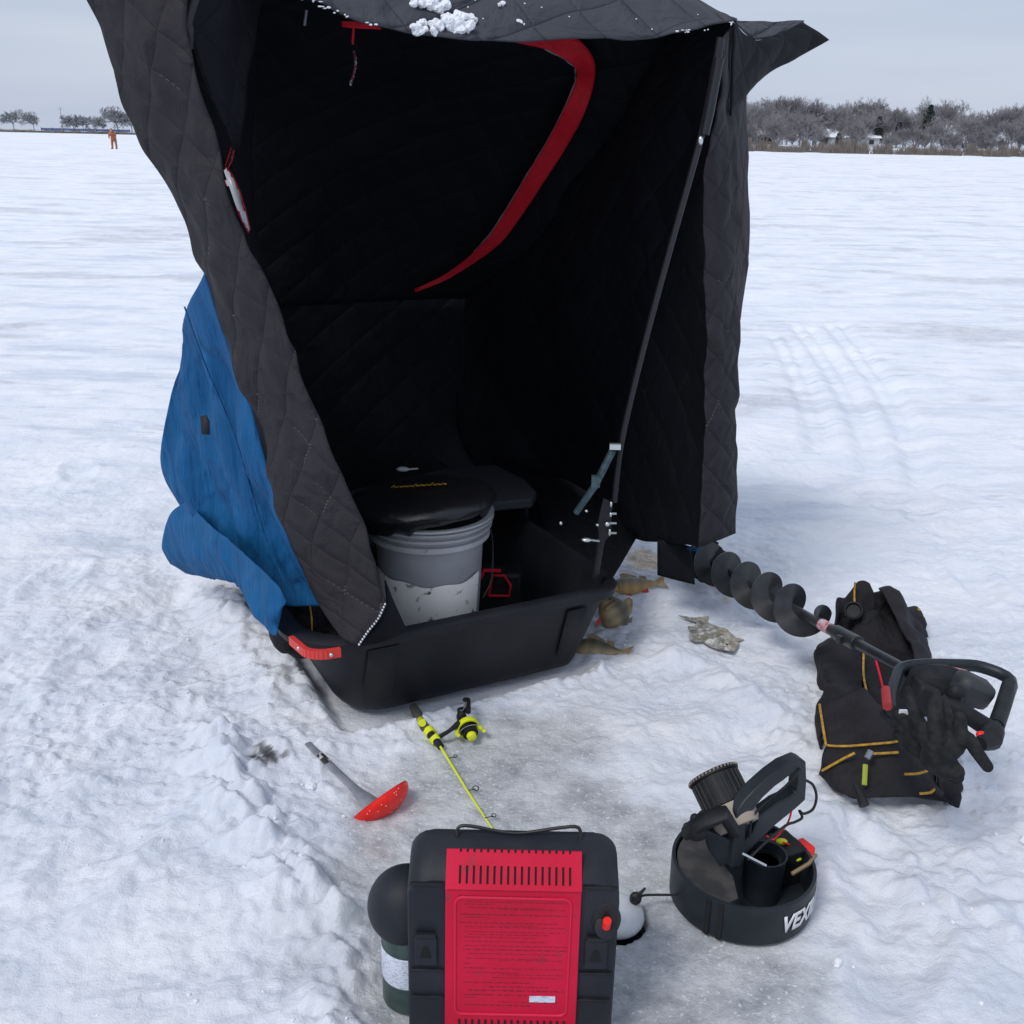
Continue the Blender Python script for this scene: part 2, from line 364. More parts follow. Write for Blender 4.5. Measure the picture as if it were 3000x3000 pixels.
H = height(gxf, gyf); nx_, ny_ = len(X), len(Y)
me = bpy.data.meshes.new('snow_ground'); me.vertices.add(len(gxf))
me.vertices.foreach_set('co', np.stack([gxf, gyf, H], 1).astype(np.float32).ravel())
i = np.arange(ny_-1)[:, None]*nx_+np.arange(nx_-1)[None, :]; q = np.stack([i, i+1, i+nx_+1, i+nx_], -1).reshape(-1, 4)
me.loops.add(q.size); me.loops.foreach_set('vertex_index', q.ravel().astype(np.int32))
me.polygons.add(len(q)); me.polygons.foreach_set('loop_start', np.arange(0, q.size, 4, dtype=np.int32))
me.polygons.foreach_set('use_smooth', np.ones(len(q), dtype=bool))
me.update(); me.validate()
ice = ice_mask(gxf, gyf)
gl = smooth(.15, .65, fbm(gxf*.30+3, gyf*.9, 4, 61)+.4*fbm(gxf*2, gyf*6, 4, 62)-.05)*smooth(3.5, 6, np.hypot(gxf, gyf))*.55
ice = np.maximum(ice, gl)
tan = blob(gxf, gyf, 1900, 1650, .10, .14)+.9*blob(gxf, gyf, 2100, 1690, .05, .10)+.5*blob(gxf, gyf, 2120, 1750, .04, .05)+.25*blob(gxf, gyf, 1720, 1860, .07, .05)
tan = smooth(.3, .75, tan+.25*fbm(gxf*14, gyf*14, 3, 63))
red = smooth(.25, 1.1, .45*blob(gxf, gyf, 1130, 2500, .10, .09)+.9*blob(gxf, gyf, 1790, 1885, .02, .015)+.2*fbm(gxf*9, gyf*9, 3, 64)*blob(gxf, gyf, 1130, 2500, .2, .2))  # reddish glow by the skimmer tinted into the ice; red spot at fish
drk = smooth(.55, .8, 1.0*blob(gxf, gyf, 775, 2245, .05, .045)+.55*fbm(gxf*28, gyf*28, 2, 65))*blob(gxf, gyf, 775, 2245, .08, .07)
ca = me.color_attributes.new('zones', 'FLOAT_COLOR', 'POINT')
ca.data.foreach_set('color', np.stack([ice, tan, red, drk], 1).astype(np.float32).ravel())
td = smooth(3.9, 2.6, np.hypot(gxf, gyf)+.5*fbm(gxf*1.5, gyf*1.5, 3, 71))*.35; cb = me.color_attributes.new('near_shaded', 'FLOAT_COLOR', 'POINT'); cb.data.foreach_set('color', np.stack([td, td, td, np.ones_like(td)], 1).astype(np.float32).ravel())  # near snow greyed and blued: its darker lighting put into the colour
sm = bpy.data.materials.new('snow'); sm.use_nodes = True; t = sm.node_tree; b = t.nodes['Principled BSDF']
L = t.links.new
at = t.nodes.new('ShaderNodeVertexColor'); at.layer_name = 'zones'; sp = t.nodes.new('ShaderNodeSeparateColor'); L(at.outputs[0], sp.inputs[0])
tcn = t.nodes.new('ShaderNodeTexCoord')
def nz(scale, detail=5, rough=.55, st=None):
    n = t.nodes.new('ShaderNodeTexNoise'); n.inputs['Scale'].default_value = scale; n.inputs['Detail'].default_value = detail; n.inputs['Roughness'].default_value = rough
    if st:
        mp = t.nodes.new('ShaderNodeMapping'); mp.inputs['Scale'].default_value = st; L(tcn.outputs['Object'], mp.inputs[0]); L(mp.outputs[0], n.inputs['Vector'])
    else: L(tcn.outputs['Object'], n.inputs['Vector'])
    return n.outputs['Fac']
def ramp(f, p0, c0, p1, c1):
    r = t.nodes.new('ShaderNodeValToRGB'); r.color_ramp.elements[0].position = p0; r.color_ramp.elements[1].position = p1
    r.color_ramp.elements[0].color = (*c0, 1); r.color_ramp.elements[1].color = (*c1, 1); L(f, r.inputs[0]); return r.outputs[0]
def mixc(f, a, bb, mode='MIX'):
    m = t.nodes.new('ShaderNodeMixRGB'); m.blend_type = mode
    for k, v in enumerate((f, a, bb)):
        if isinstance(v, float): m.inputs[k].default_value = v
        elif isinstance(v, tuple): m.inputs[k].default_value = (*v, 1)
        else: L(v, m.inputs[k])
    return m.outputs[0]
snow = ramp(nz(2.5, 8), .35, (.80, .845, .93), .65, (.90, .92, .96))
icec = ramp(nz(7, 9, .75), .36, (.33, .35, .38), .60, (.68, .70, .73))
icec = mixc(ramp(nz(110, 2), .60, (0, 0, 0), .68, (1, 1, 1)), icec, (.74, .77, .80))
streak = ramp(nz(1.0, 9, .68, (.5, 2.0, 1)), .53, (0, 0, 0), .66, (.8, .8, .8))
c = mixc(streak, snow, (.56, .62, .74))
patchy = ramp(nz(3.2, 9, .72, (.7, 1.5, 1)), .50, (0, 0, 0), .62, (.40, .40, .40)); c = mixc(patchy, c, (.60, .66, .80)); fine = ramp(nz(2.6, 10, .8, (.5, 1.9, 1)), .57, (0, 0, 0), .64, (.65, .65, .65)); c = mixc(fine, c, (.50, .55, .66))
tr = t.nodes.new('ShaderNodeVertexColor'); tr.layer_name = 'near_shaded'
tp_ = t.nodes.new('ShaderNodeSeparateColor'); L(tr.outputs[0], tp_.inputs[0]); c = mixc(tp_.outputs[0], c, ramp(nz(5, 8, .65), .35, (.64, .69, .80), .68, (.86, .89, .94)))
c = mixc(sp.outputs[0], c, icec)
tanc = ramp(nz(60, 4), .4, (.62, .50, .38), .6, (.74, .64, .52)); c = mixc(sp.outputs[1], c, tanc)
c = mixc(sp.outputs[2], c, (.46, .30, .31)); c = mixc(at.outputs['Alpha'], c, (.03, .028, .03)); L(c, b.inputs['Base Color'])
rr = ramp(sp.outputs[0], 0, (.75,)*3, 1, (.42,)*3); L(rr, b.inputs['Roughness']); b.inputs['Specular IOR Level'].default_value = .35
bp = t.nodes.new('ShaderNodeBump'); bp.inputs['Strength'].default_value = .7; bp.inputs['Distance'].default_value = .014
ad = t.nodes.new('ShaderNodeMath'); ad.operation = 'ADD'; L(nz(45, 8, .75), ad.inputs[0]); L(nz(7, 9, .7, (1, 1.7, 1)), ad.inputs[1])
L(ad.outputs[0], bp.inputs['Height']); L(bp.outputs[0], b.inputs['Normal'])
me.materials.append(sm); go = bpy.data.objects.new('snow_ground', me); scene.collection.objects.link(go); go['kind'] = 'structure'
hw = MB().lathe([(.001, -.045), (HC[2]+.004, -.045)], (HC[0], HC[1], 0), cap=False, n=40)
ho = obj('hole_water', hw, mat('dark_water', (.01, .014, .018), .08)); ho['kind'] = 'structure'
# ------------------------------------------------------------ far shores
bark = mat('bark', (.25, .238, .255), .9); bark2 = mat('hazed_bark', (.28, .29, .31), .9)  # paled and blued: distance haze put into the bark colour
needle = mat('needles', (.022, .035, .028), .9, col2=(.04, .055, .042), nscale=1)
reedm = mat('reeds', (.22, .185, .16), .9, col2=(.16, .14, .125), nscale=1)
def bare_tree(h, spread, seed, twig=.028, lv=5, trunkfrac=.17):
    r = random.Random(seed); tr = MB(); cr_ = MB()
    def stick(mb, a, b, r0, r1):
        d = (b-a).normalized(); n = d.orthogonal().normalized(); m = d.cross(n); vs = []
        for p, rr in ((a, r0), (b, r1)):
            for k in range(3):
                an = k*2.094; vs.append(p+(n*math.cos(an)+m*math.sin(an))*rr)
        mb.add(vs, [(0, 1, 4, 3), (1, 2, 5, 4), (2, 0, 3, 5)])
    def grow(p, d, ln, rad, l):
        q = p+d*ln; stick(tr if l == 0 else cr_, p, q, rad, rad*.7)
        if l >= lv: return
        n = [7, 5, 4, 3, 3, 3][min(l, 5)]
        for i in range(n):
            a = r.uniform(0, 6.283); tilt = r.uniform(.25, .95) if l else r.uniform(.3, .9)
            o = d.orthogonal().normalized(); o = Matrix.Rotation(a, 3, d) @ o
            nd = (d*math.cos(tilt)+o*math.sin(tilt)*spread); nd.z += .22; nd.normalize()
            s = p.lerp(q, r.uniform(.35, 1)) if i and l else q
            grow(s, nd, ln*r.uniform(.55, .82), max(rad*.6, twig), l+1)
    grow(Vector((0, 0, -.2)), Vector((r.uniform(-.06, .06), r.uniform(-.06, .06), 1)).normalized(), h*trunkfrac, h*.011, 0)
    mz = max(v.z for v in cr_.v); s = h/mz
    for mb in (tr, cr_): mb.v = [v*s for v in mb.v]
    return tr, cr_
def mkmesh(name, mb, m):
    me = bpy.data.meshes.new(name); me.from_pydata([tuple(v) for v in mb.v], [], mb.f); me.materials.append(m); return me
protos = []
for k, (h, s) in enumerate([(12, 1.0), (13, 1.1), (10.5, 1.25), (11.5, .9), (9, 1.3), (12, 1.2)]):
    a, c_ = bare_tree(h, s, 100+k, twig=.013, lv=6); protos.append((mkmesh('trunk', a, bark), mkmesh('crown', c_, bark), h))
pl = []
for k, (h, s) in enumerate([(9, 1.7), (7, 1.9)]):
    a, c_ = bare_tree(h, s, 140+k, twig=.035, trunkfrac=.2); pl.append((mkmesh('trunk', a, bark2), mkmesh('crown', c_, bark2), h))
def put_tree(pr, x, y, z, sc, rz, label, group, cat='tree', name='bare_tree'):
    r = thing(name, label, cat, (x, y, z), rz, group); r.scale = (sc, sc, sc)
    for nm, me_ in (('trunk', pr[0]), ('crown', pr[1])):
        o = bpy.data.objects.new(nm, me_); scene.collection.objects.link(o); o.parent = r
    return r
R = random.Random(3)
def land(x, y): return gz(x, y)
GR = 'bare trees along the right shore'
lab = ['broad bare winter tree in the dense grove on the right shore', 'tall bare winter tree rising in the grove on the right shore']
tops = {2180: 300, 2230: 290, 2290: 300, 2340: 330, 2380: 285, 2440: 290, 2490: 320, 2530: 312, 2570: 330, 2610: 310, 2650: 325, 2690: 350, 2810: 320, 2860: 320, 2900: 335, 2940: 315, 2985: 325}
n = 0
for px, ty in tops.items():
    Yd = R.uniform(262, 275); b = W(px, 440, Yd); top = W(px, ty, Yd).z; z = land(b.x, Yd)
    pr = protos[n % 6]; put_tree(pr, b.x, Yd, z-.9, (top-z+.9)/pr[2], R.uniform(0, 6), lab[n % 2]+', front row', GR); n += 1
for px in range(2120, 3080, 38):
    Yd = R.uniform(285, 315); b = W(px+R.uniform(-12, 12), 430, Yd); z = land(b.x, Yd); pr = protos[n % 6]
    put_tree(pr, b.x, Yd, z-.2, R.uniform(.75, 1.12)*(13.0 if px < 2700 else 12.4)/pr[2]*.95, R.uniform(0, 6), 'bare winter tree in the back row of the grove on the right shore', 'bare trees in the back row'); n += 1
for px in range(2130, 3080, 26):
    Yd = R.uniform(246, 262); b = W(px+R.uniform(-12, 12), 430, Yd); z = land(b.x, Yd); pr = protos[n % 6]
    put_tree(pr, b.x, Yd, z-1.6, R.uniform(5.0, 10)/pr[2], R.uniform(0, 6), 'low bare tree at the front of the grove on the right shore', 'low bare trees on the right shore'); n += 1
def evergreen(px, ty, Yd, label, wd):
    b = W(px, 440, Yd); z = land(b.x, Yd); h = W(px, ty, Yd).z-z; r = thing('evergreen_tree', label, 'tree', (b.x, Yd, z), 0)
    tk = MB().tube([(0, 0, 0), (0, 0, h*.95)], [h*.02, .03], 6); obj('trunk', tk, bark, r, False)
    cr_ = MB(); rr = random.Random(int(px))
    for i in range(900):
        t_ = rr.random()**.8; zz = h*(.12+.88*t_); rad = wd*(1-t_)**.7*rr.uniform(.4, 1)+.15; a = rr.uniform(0, 6.283)
        p = Vector((rad*math.cos(a), rad*math.sin(a), zz)); s = rr.uniform(.2, .5)
        q = [p+Vector((rr.uniform(-s, s), rr.uniform(-s, s), rr.uniform(-s, s))) for _ in range(3)]; cr_.add(q, [(0, 1, 2)])
    obj('crown', cr_, needle, r, False, smoothang=0)
evergreen(2708, 308, 268, 'dark full evergreen tree standing above the right shore between bare groves', 2.6)
evergreen(2565, 345, 258, 'narrow dark evergreen beside the snowy roofed house', 1.1)
evergreen(2625, 360, 258, 'dark green evergreen right of the snowy roofed house', 1.5)
evergreen(2453, 392, 252, 'small dark pointed evergreen in front of the snowy roofed house', .5)
def house(px, Yd, wpx, hw_, wallc, label, rz=0):
    b = W(px, 440, Yd); z = land(b.x, Yd)-.2; wd = wpx*Yd/3000; r = thing('house', label, 'house', (b.x, Yd, z), rz)
    d = 7; obj('wall', MB().box((0, 0, hw_/2), (wd, d, hw_)), wallc, r, False)
    e = .4; rf = MB().add([(-wd/2-e, -d/2-e, hw_-.1), (wd/2+e, -d/2-e, hw_-.1), (wd/2+e, 0, hw_+1.7), (-wd/2-e, 0, hw_+1.7), (-wd/2-e, d/2+e, hw_-.1), (wd/2+e, d/2+e, hw_-.1)], [(0, 1, 2, 3), (3, 2, 5, 4), (0, 3, 4), (1, 5, 2)])
    obj('roof', rf, M_['snowc'], r, False, smoothang=0)
    nwin = max(2, int(wd/3))
    for k in range(nwin):
        obj('window', MB().box((-wd/2+(k+.5)*wd/nwin, -d/2-.03, hw_*.55), (1.1, .1, 1.0)), mat_glass, r, False)
    obj('chimney', MB().box((wd*.25, 0, hw_+1.8), (.7, .7, 1.2)), mat_brick, r, False)
mat_glass = mat('far_window', (.03, .035, .045), .2); mat_brick = mat('far_brick', (.22, .10, .07), .8)
wc1 = mat('pale_siding', (.42, .44, .46), .7); wc2 = mat('tan_siding', (.42, .34, .27), .7)
house(2490, 260, 130, 2.2, wc1, 'long low pale house with snowy roof among bare trees on the right shore')
house(2170, 264, 70, 2.2, wc1, 'small pale house beside the shelter edge on the right shore')
house(2235, 266, 40, 2.4, wc2, 'small tan house among bare trees on the right shore')
house(2830, 262, 90, 1.6, wc1, 'low snowy roofed house half hidden by brush at far right')
def bush(px, Yd, wd, h, label, m=reedm, group='brown brush along the right shore', n_=260):
    b = W(px, 445, Yd); z = land(b.x, Yd); rr = random.Random(int(px*3)); mb = MB()
    for i in range(n_):
        x0 = rr.gauss(0, wd*.35); y0 = rr.gauss(0, .6); hh = h*rr.uniform(.4, 1)*math.exp(-(x0/wd)**2); s = .045
        tx, ty_ = x0+rr.uniform(-.5, .5), y0+rr.uniform(-.5, .5)
        mb.add([(x0-s, y0, -.1), (x0+s, y0, -.1), (tx+s*.4, ty_, hh), (tx-s*.4, ty_, hh)], [(0, 1, 2, 3)])
    o = obj('shrub', mb, m, smoothang=0); o.location = (b.x, Yd, z); tag(o, label, 'shrub', group)
for px in range(2160, 3040, 34): bush(px+R.uniform(-8, 8), R.uniform(226, 240), R.uniform(1.6, 3.2), R.uniform(1.2, 3.4), 'brown leafless brush at the edge of the ice on the right shore')
# left shore
YL = 430
GL = 'bare trees on the far left shore'
for px, ty, pk, lb in [(42, 318, 0, 'leftmost rounded bare tree on the far left shore'), (100, 325, 0, 'rounded bare tree second from left on the far left shore'),
                   (215, 333, 1, 'low bare tree just right of the utility pole'), (245, 335, 1, 'low bare tree in the middle of the three low trees'), (280, 338, 1, 'low bare tree at the right end of the three low trees'),
                   (345, 308, 0, 'tall bare tree beside the black shelter on the far left shore'), (385, 320, 1, 'bare tree partly behind the black shelter on the far left shore')]:
    b = W(px, 380, YL); pr = pl[pk]; tr_ = put_tree(pr, b.x, YL, .2, (W(px, ty, YL).z-.2)/pr[2], px, lb, GL); tr_.scale = (tr_.scale[0]*1.25, tr_.scale[1]*1.25, tr_.scale[2])
b0, b1 = W(-60, 380, 445), W(470, 388, 445)
mb = MB(); N = 60
for k in range(N+1):
    x = b0.x+(b1.x-b0.x)*k/N; hh = 1.0+.4*mn.noise(Vector((x*.05, 0, 0))); mb.add([(x, 470, -.5), (x, 438, hh*.5), (x, 445, hh), (x, 475, hh)], [])
mb.f = [(k*4+j, (k+1)*4+j, (k+1)*4+j+1, k*4+j+1) for k in range(N) for j in range(3)]
bank = obj('far_bank', mb, mat('bank_snow_brush', (.12, .11, .11), .9, col2=(.6, .62, .66), nscale=.25, stretch=(1, 1, 4), thr=(.5, .58))); bank['kind'] = 'structure'
fc = W(250, 374, 442); fr = thing('boundary_fence', 'long low blue fence on the far left shore', 'fence', (fc.x, 442, .6))
obj('panel', MB().box((0, 0, .8), (36, .1, .85)), mat('blue_panel', (.10, .16, .34), .7), fr, False)
for k in range(9): obj('post', MB().box((-18+k*4.5, -.08, .7), (.14, .14, 1.5)), mat_glass, fr, False)
up = W(183, 375, 430); ur = thing('utility_pole', 'thin utility pole standing between the bare trees on the far left shore', 'utility pole', (up.x, 430, 0))
ph = W(183, 312, 430).z
obj('pole', MB().tube([(0, 0, 0), (0, 0, ph)], [.16, .11], 8), bark2, ur, False); obj('crossarm', MB().box((0, 0, ph-1), (2.0, .12, .14)), bark2, ur, False)
for px in range(10, 420, 45): bush(px, YL-8, 3.5, 1.3, 'low brown brush on the far left shore', group='brown brush on the far left shore', n_=160)
# far person in orange
pb = G(336, 437); pz = gz(pb.x, pb.y); pr = thing('person', 'person in an orange winter suit bending slightly, far out on the ice', 'person', (pb.x, pb.y, pz))
mb = MB()
for sx in (-1, 1): mb.tube([(sx*.17, 0, .03), (sx*.15, .0, .42), (sx*.10, .0, .82)], [.07, .09, .13], 10, smoothn=4); mb.box((sx*.18, -.05, .05), (.11, .28, .10))
mb.tube([(0, 0, .75), (0, -.06, 1.0), (0, -.22, 1.25), (0, -.27, 1.33)], [.20, .20, .22, .10], 12, smoothn=4)
for sx in (-1, 1): mb.tube([(sx*.20, -.20, 1.22), (sx*.27, -.22, .98), (sx*.20, -.38, .80)], [.08, .065, .05], 8, smoothn=3)
o = obj('body', mb, M_['person'], pr, False); md = o.modifiers.new('r', 'REMESH'); md.mode = 'VOXEL'; md.voxel_size = .03
mb = MB().ell((0, -.36, 1.40), (.09, .11, .13)); mb.ell((0, -.46, 1.38), (.02, .03, .03)); obj('head', mb, M_['skin'], pr, False)
obj('hood', MB().ell((0, -.33, 1.43), (.115, .12, .14)), M_['person'], pr, False)
# ------------------------------------------------------------ flip-over shelter
sh = thing('ice_shelter', 'black quilted flip-over ice fishing shelter with blue side skirt, mounted on a black sled', 'ice shelter', (SO.x-.3, SO.y+.3, 0))
def rrect(ins, z, r=.15, n=8, zf=0):
    u0, u1, v0, v1 = -.878+ins*1.5, .035-ins*.75, 0+ins, 1.5-ins; pts = []; r2 = r*.5
    for cu, cv, a0, r in ((u1-r2, v0+r2, -90, r2), (u1-r, v1-r, 0, r), (u0+r, v1-r, 90, r), (u0+r, v0+r, 180, r)):
        for k in range(n+1):
            a = R_(a0+90*k/n); pts.append(S(cu+r*math.cos(a), cv+r*math.sin(a), z))
    return pts
def loftrings(rings, caps=(True, True)):
    mb = MB(); n = len(rings[0]); vs = [p for r in rings for p in r]; fs = []
    for i in range(len(rings)-1):
        for k in range(n): fs.append((i*n+k, i*n+(k+1) % n, (i+1)*n+(k+1) % n, (i+1)*n+k))
    if caps[0]: fs.append(tuple(range(n))[::-1])
    if caps[1]: fs.append(tuple(range((len(rings)-1)*n, len(rings)*n)))
    return mb.add(vs, fs)
tub = loftrings([rrect(.125, -.01, .09), rrect(.105, .0, .11), rrect(.095, .02, .12), rrect(.06, .13, .13), rrect(.022, .243, .15), rrect(.0, .240, .17), rrect(-.004, .262, .17), rrect(.004, .270, .17), rrect(.028, .268, .15),
                 rrect(.036, .255, .15), rrect(.07, .13, .13), rrect(.11, .03, .11)])
tubo = obj('sled_tub', tub, M_['sled'], sh, smoothang=50)
def frontpt(u, z, off=.004):      # on the sloping front wall
    ins = .095+(.022-.095)*(z-.02)/.223; return S(u, ins-off, z)
for nm, u0, u1, z0, z1 in (('wear_patch', -.135, -.075, .055, .215), ('wear_patch', -.70, -.62, .05, .225)):
    m = MB().add([frontpt(u0, z0, .006), frontpt(u1, z0, .006), frontpt(u1, z1, .006), frontpt(u0, z1, .006)], [(0, 1, 2, 3)]); obj(nm, m, M_['patch'], tubo, solid=.002)
hp = [(856, 1868), (880, 1888), (905, 1906), (950, 1910), (1000, 1903)]
hw_ = [G(x, y, .258)+Vector((0, -.012, 0)) for x, y in hp]
mb = MB(); q = catmull(hw_, 4); 
for a, b_ in zip(q[:-1], q[1:]):
    d = (b_-a).normalized(); nn = Vector((0, 0, 1)); s_ = d.cross(nn)*.006
    mb.add([a-nn*.011-s_, b_-nn*.011-s_, b_+nn*.011-s_, a+nn*.011-s_, a-nn*.011+s_, b_-nn*.011+s_, b_+nn*.011+s_, a+nn*.011+s_], [(0, 1, 2, 3), (4, 7, 6, 5), (3, 2, 6, 7), (0, 4, 5, 1), (0, 3, 7, 4), (1, 5, 6, 2)])
ho_ = obj('tow_handle', mb, M_['orange'], tubo)
for p in (q[4], q[-3]): obj('rivet', MB().ell(p+Vector((0, -.008, 0)), (.005, .004, .005)), M_['silver'], ho_)
# scuffed lettering on the side of the tub (torn white letters)
mb = MB(); rr = random.Random(4)
for k in range(16):
    x = 868+k*2.9+rr.uniform(-2, 2); y = 1902+k*3.6+rr.uniform(-3, 3); Y0 = 2.30-.0012*k
    a = W(x, y, 2.262-.0055*k*0+.001*k); s_ = .004
    a = a+Vector((-.012, -.035, 0)); mb.ell(a, (s_*rr.uniform(.6, 1.6), .002, s_*rr.uniform(.8, 2.4)), n=6, m=4)
# outer fabric panels
LF_in = [(570, -190, 2.00), (540, 60, 2.01), (566, 180, 2.015), (609, 352, 2.025), (650, 497, 2.03), (723, 699, 2.05), (773, 800, 2.055), (847, 999, 2.065), (890, 1110, 2.08), (996, 1371, 2.09), (1083, 1595, 2.10), (1112, 1720, 2.105), (1127, 1786, 2.11), (1050, 1894, 2.105)]
LF_out = [(170, -190, 2.16), (280, 50, 2.17), (329, 171, 2.175), (376, 331, 2.18), (428, 450, 2.19), (520, 630, 2.21), (588, 802, 2.22), (655, 983, 2.23), (692, 1100, 2.235), (773, 1315, 2.245), (835, 1545, 2.25), (900, 1690, 2.22), (950, 1790, 2.20), (1000, 1868, 2.15)]
rows = []
for k in (0, .33, .66, 1):
    rows.append([W(a[0]*(1-k)+b_[0]*k, a[1]*(1-k)+b_[1]*k, a[2]*(1-k)+b_[2]*k-.02*math.sin(math.pi*k)) for a, b_ in zip(LF_out, LF_in)])
surf('front_flap', rows, 9, 7, M_['quilt'], sh, wrinkle=.016, wscale=7, edge=.85, label='black quilted flap running down the left of the opening')
# zip edge at the foot of the left flap
zp = catmull([W(x, y, Y_-.012) for x, y, Y_ in ((1128, 1770, 2.11), (1108, 1812, 2.11), (1078, 1850, 2.105), (1052, 1888, 2.10))], 5)
mb = MB()
for p in zp: mb.ell(p, (.0025, .0025, .003), n=6, m=4)
obj('zip', mb, M_['white'], sh)
surf('inner_flap', [PY([(1128, 1700, 2.14), (1128, 1790, 2.13), (1055, 1892, 2.12)]), PY([(1150, 1760, 2.16), (1165, 1815, 2.15), (1120, 1880, 2.13)]), PY([(1160, 1790, 2.17), (1190, 1845, 2.16), (1190, 1850, 2.16)])], 4, 4, M_['lining'], sh, wrinkle=.002)
# blue skirt: left outer wall, bulging outwards
B = [
 [(600, 800, 2.22), (552, 895, 2.36), (535, 955, 2.46), (537, 1000, 2.5), (533, 1060, 2.52)],
 [(660, 990, 2.24), (610, 1060, 2.36), (575, 1110, 2.48), (540, 1150, 2.58), (500, 1160, 2.62)],
 [(735, 1190, 2.26), (690, 1250, 2.38), (610, 1300, 2.50), (530, 1320, 2.62), (472, 1310, 2.70)],
 [(790, 1380, 2.27), (745, 1430, 2.38), (650, 1440, 2.52), (545, 1430, 2.66), (482, 1400, 2.76)],
 [(840, 1560, 2.27), (795, 1590, 2.38), (700, 1570, 2.50), (590, 1520, 2.66), (530, 1482, 2.78)],
 [(890, 1680, 2.26), (850, 1710, 2.34), (765, 1690, 2.46), (660, 1625, 2.60), (590, 1560, 2.74)],
 [(946, 1776, 2.24), (900, 1776, 2.30), (822, 1772, 2.40), (730, 1720, 2.54), (650, 1640, 2.66)]]
surf('side_wall', [PY(r) for r in B], 14, 14, M_['blue'], sh, crease=.006, wrinkle=.045, edge=.9, wscale=3.6, ws=(1.3, 1.3, .7), label='blue nylon outer side wall sagging over the sled')
for ci, nm_ in ((1, 'seam'),):
    obj(nm_, MB().tube([W(r[ci][0], r[ci][1], r[ci][2])+Vector((-.004, -.016, 0)) for r in B[:6]], .0022, 6, smoothn=5), M_['blue'], sh)
B2 = [[(545, 1468, .44), (505, 1500, .38), (482, 1560, .28), (478, 1610, .20), (498, 1652, .12)],
      [(610, 1530, .43), (570, 1570, .35), (540, 1620, .26), (540, 1660, .18), (555, 1682, .12)],
      [(700, 1610, .43), (655, 1640, .36), (620, 1668, .28), (612, 1684, .22), (628, 1692, .17)],
      [(800, 1700, .42), (750, 1712, .37), (712, 1724, .32), (692, 1714, .29), (680, 1692, .26)],
      [(838, 1760, .38), (800, 1792, .34), (768, 1802, .305), (744, 1784, .29), (728, 1752, .28)],
      [(826, 1772, .36), (816, 1824, .31), (806, 1862, .285), (774, 1830, .28), (740, 1790, .27)]]
surf('ground_skirt', [[G(*q_) for q_ in r] for r in B2], 12, 12, M_['blue'], sh, crease=.005, edge=.8, wrinkle=.016, wscale=6, label='blue nylon snow skirt lying on the snow')
mb = MB().add(PY([(612, 1208, 2.44), (628, 1206, 2.435), (637, 1224, 2.43), (637, 1262, 2.425), (616, 1262, 2.435)]), [(0, 1, 2, 3, 4)])
for i_ in range(len(mb.v)): mb.v[i_] += Vector((-.01, -.035, 0))
obj('fabric_tab', mb, M_['patch'], sh, solid=.003)
mb = MB()
for k in range(7): mb.ell(W(555+k*9, 1645+k*7.2-(k % 2)*3, 2.76), (.010, .004, .0035+.002*(k % 3)), n=6, m=4)
obj('skirt_lettering', mb, M_['white'], sh)
# left inner wall with an unzipped window
HOLE1 = [(655, 500), (662, 490), (680, 512), (702, 560), (720, 620), (732, 672), (728, 682), (705, 640), (680, 580), (660, 535)]
HOLE2 = [(682, 415), (686, 430), (680, 468), (668, 492), (660, 486), (672, 450)]
def keepw(c):
    x, y = px_of(c); return not (inpoly(x, y, HOLE1) or inpoly(x, y, HOLE2))
LW = [[(430, -160, 2.20), (470, 60, 2.21), (500, 300, 2.22), (560, 500, 2.24), (650, 700, 2.26), (740, 900, 2.28), (850, 1200, 2.30), (950, 1480, 2.32), (1000, 1760, 2.30)],
      [(640, -100, 2.45), (640, 60, 2.45), (650, 300, 2.42), (690, 500, 2.42), (740, 700, 2.45), (800, 900, 2.5), (900, 1150, 2.55), (960, 1400, 2.56), (980, 1720, 2.50)],
      [(740, -40, 2.75), (745, 60, 2.75), (740, 300, 2.75), (740, 500, 2.8), (745, 700, 2.85), (790, 900, 2.9), (860, 1130, 2.9), (900, 1350, 2.9), (940, 1560, 2.9)],
      [(690, 60, 3.1), (690, 160, 3.12), (680, 330, 3.15), (670, 520, 3.2), (660, 700, 3.25), (650, 880, 3.3), (690, 1060, 3.3), (740, 1240, 3.3), (820, 1420, 3.3)]]
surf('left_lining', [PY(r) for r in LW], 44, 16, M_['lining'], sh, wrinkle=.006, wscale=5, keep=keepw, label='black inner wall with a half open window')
for H_ in (HOLE1, HOLE2):
    xs = [p[0] for p in H_]; loop = [W(x, y, 2.36) for x, y in H_]; obj('window_trim', MB().tube(loop+[loop[0]], .0012, 5, cap=False), M_['redfab'], sh)
wp = MB().add([W(x, y, 2.46) for x, y in HOLE1], [tuple(range(len(HOLE1)))]); obj('window_pane', wp, M_['pane'], sh, solid=.002)
# gusset hanging in the upper left corner
surf('corner_gusset', [PY([(545, -140, 2.10), (556, 0, 2.10), (560, 90, 2.10), (600, 230, 2.14), (682, 432, 2.2)]), PY([(680, -140, 2.18), (680, 0, 2.18), (660, 100, 2.18), (660, 240, 2.18), (690, 440, 2.22)]), PY([(790, -140, 2.35), (760, 0, 2.35), (745, 120, 2.3), (722, 280, 2.25), (700, 440, 2.25)])], 6, 7, M_['lining'], sh, wrinkle=.006, label='charcoal corner gusset')
obj('corner_pole', MB().tube(PY([(620, -160, 2.06), (572, -20, 2.06), (548, 60, 2.06), (552, 90, 2.06), (556, 140, 2.07)]), [.014, .014, .013, .012, .008], 10, smoothn=4), M_['pole'], sh)
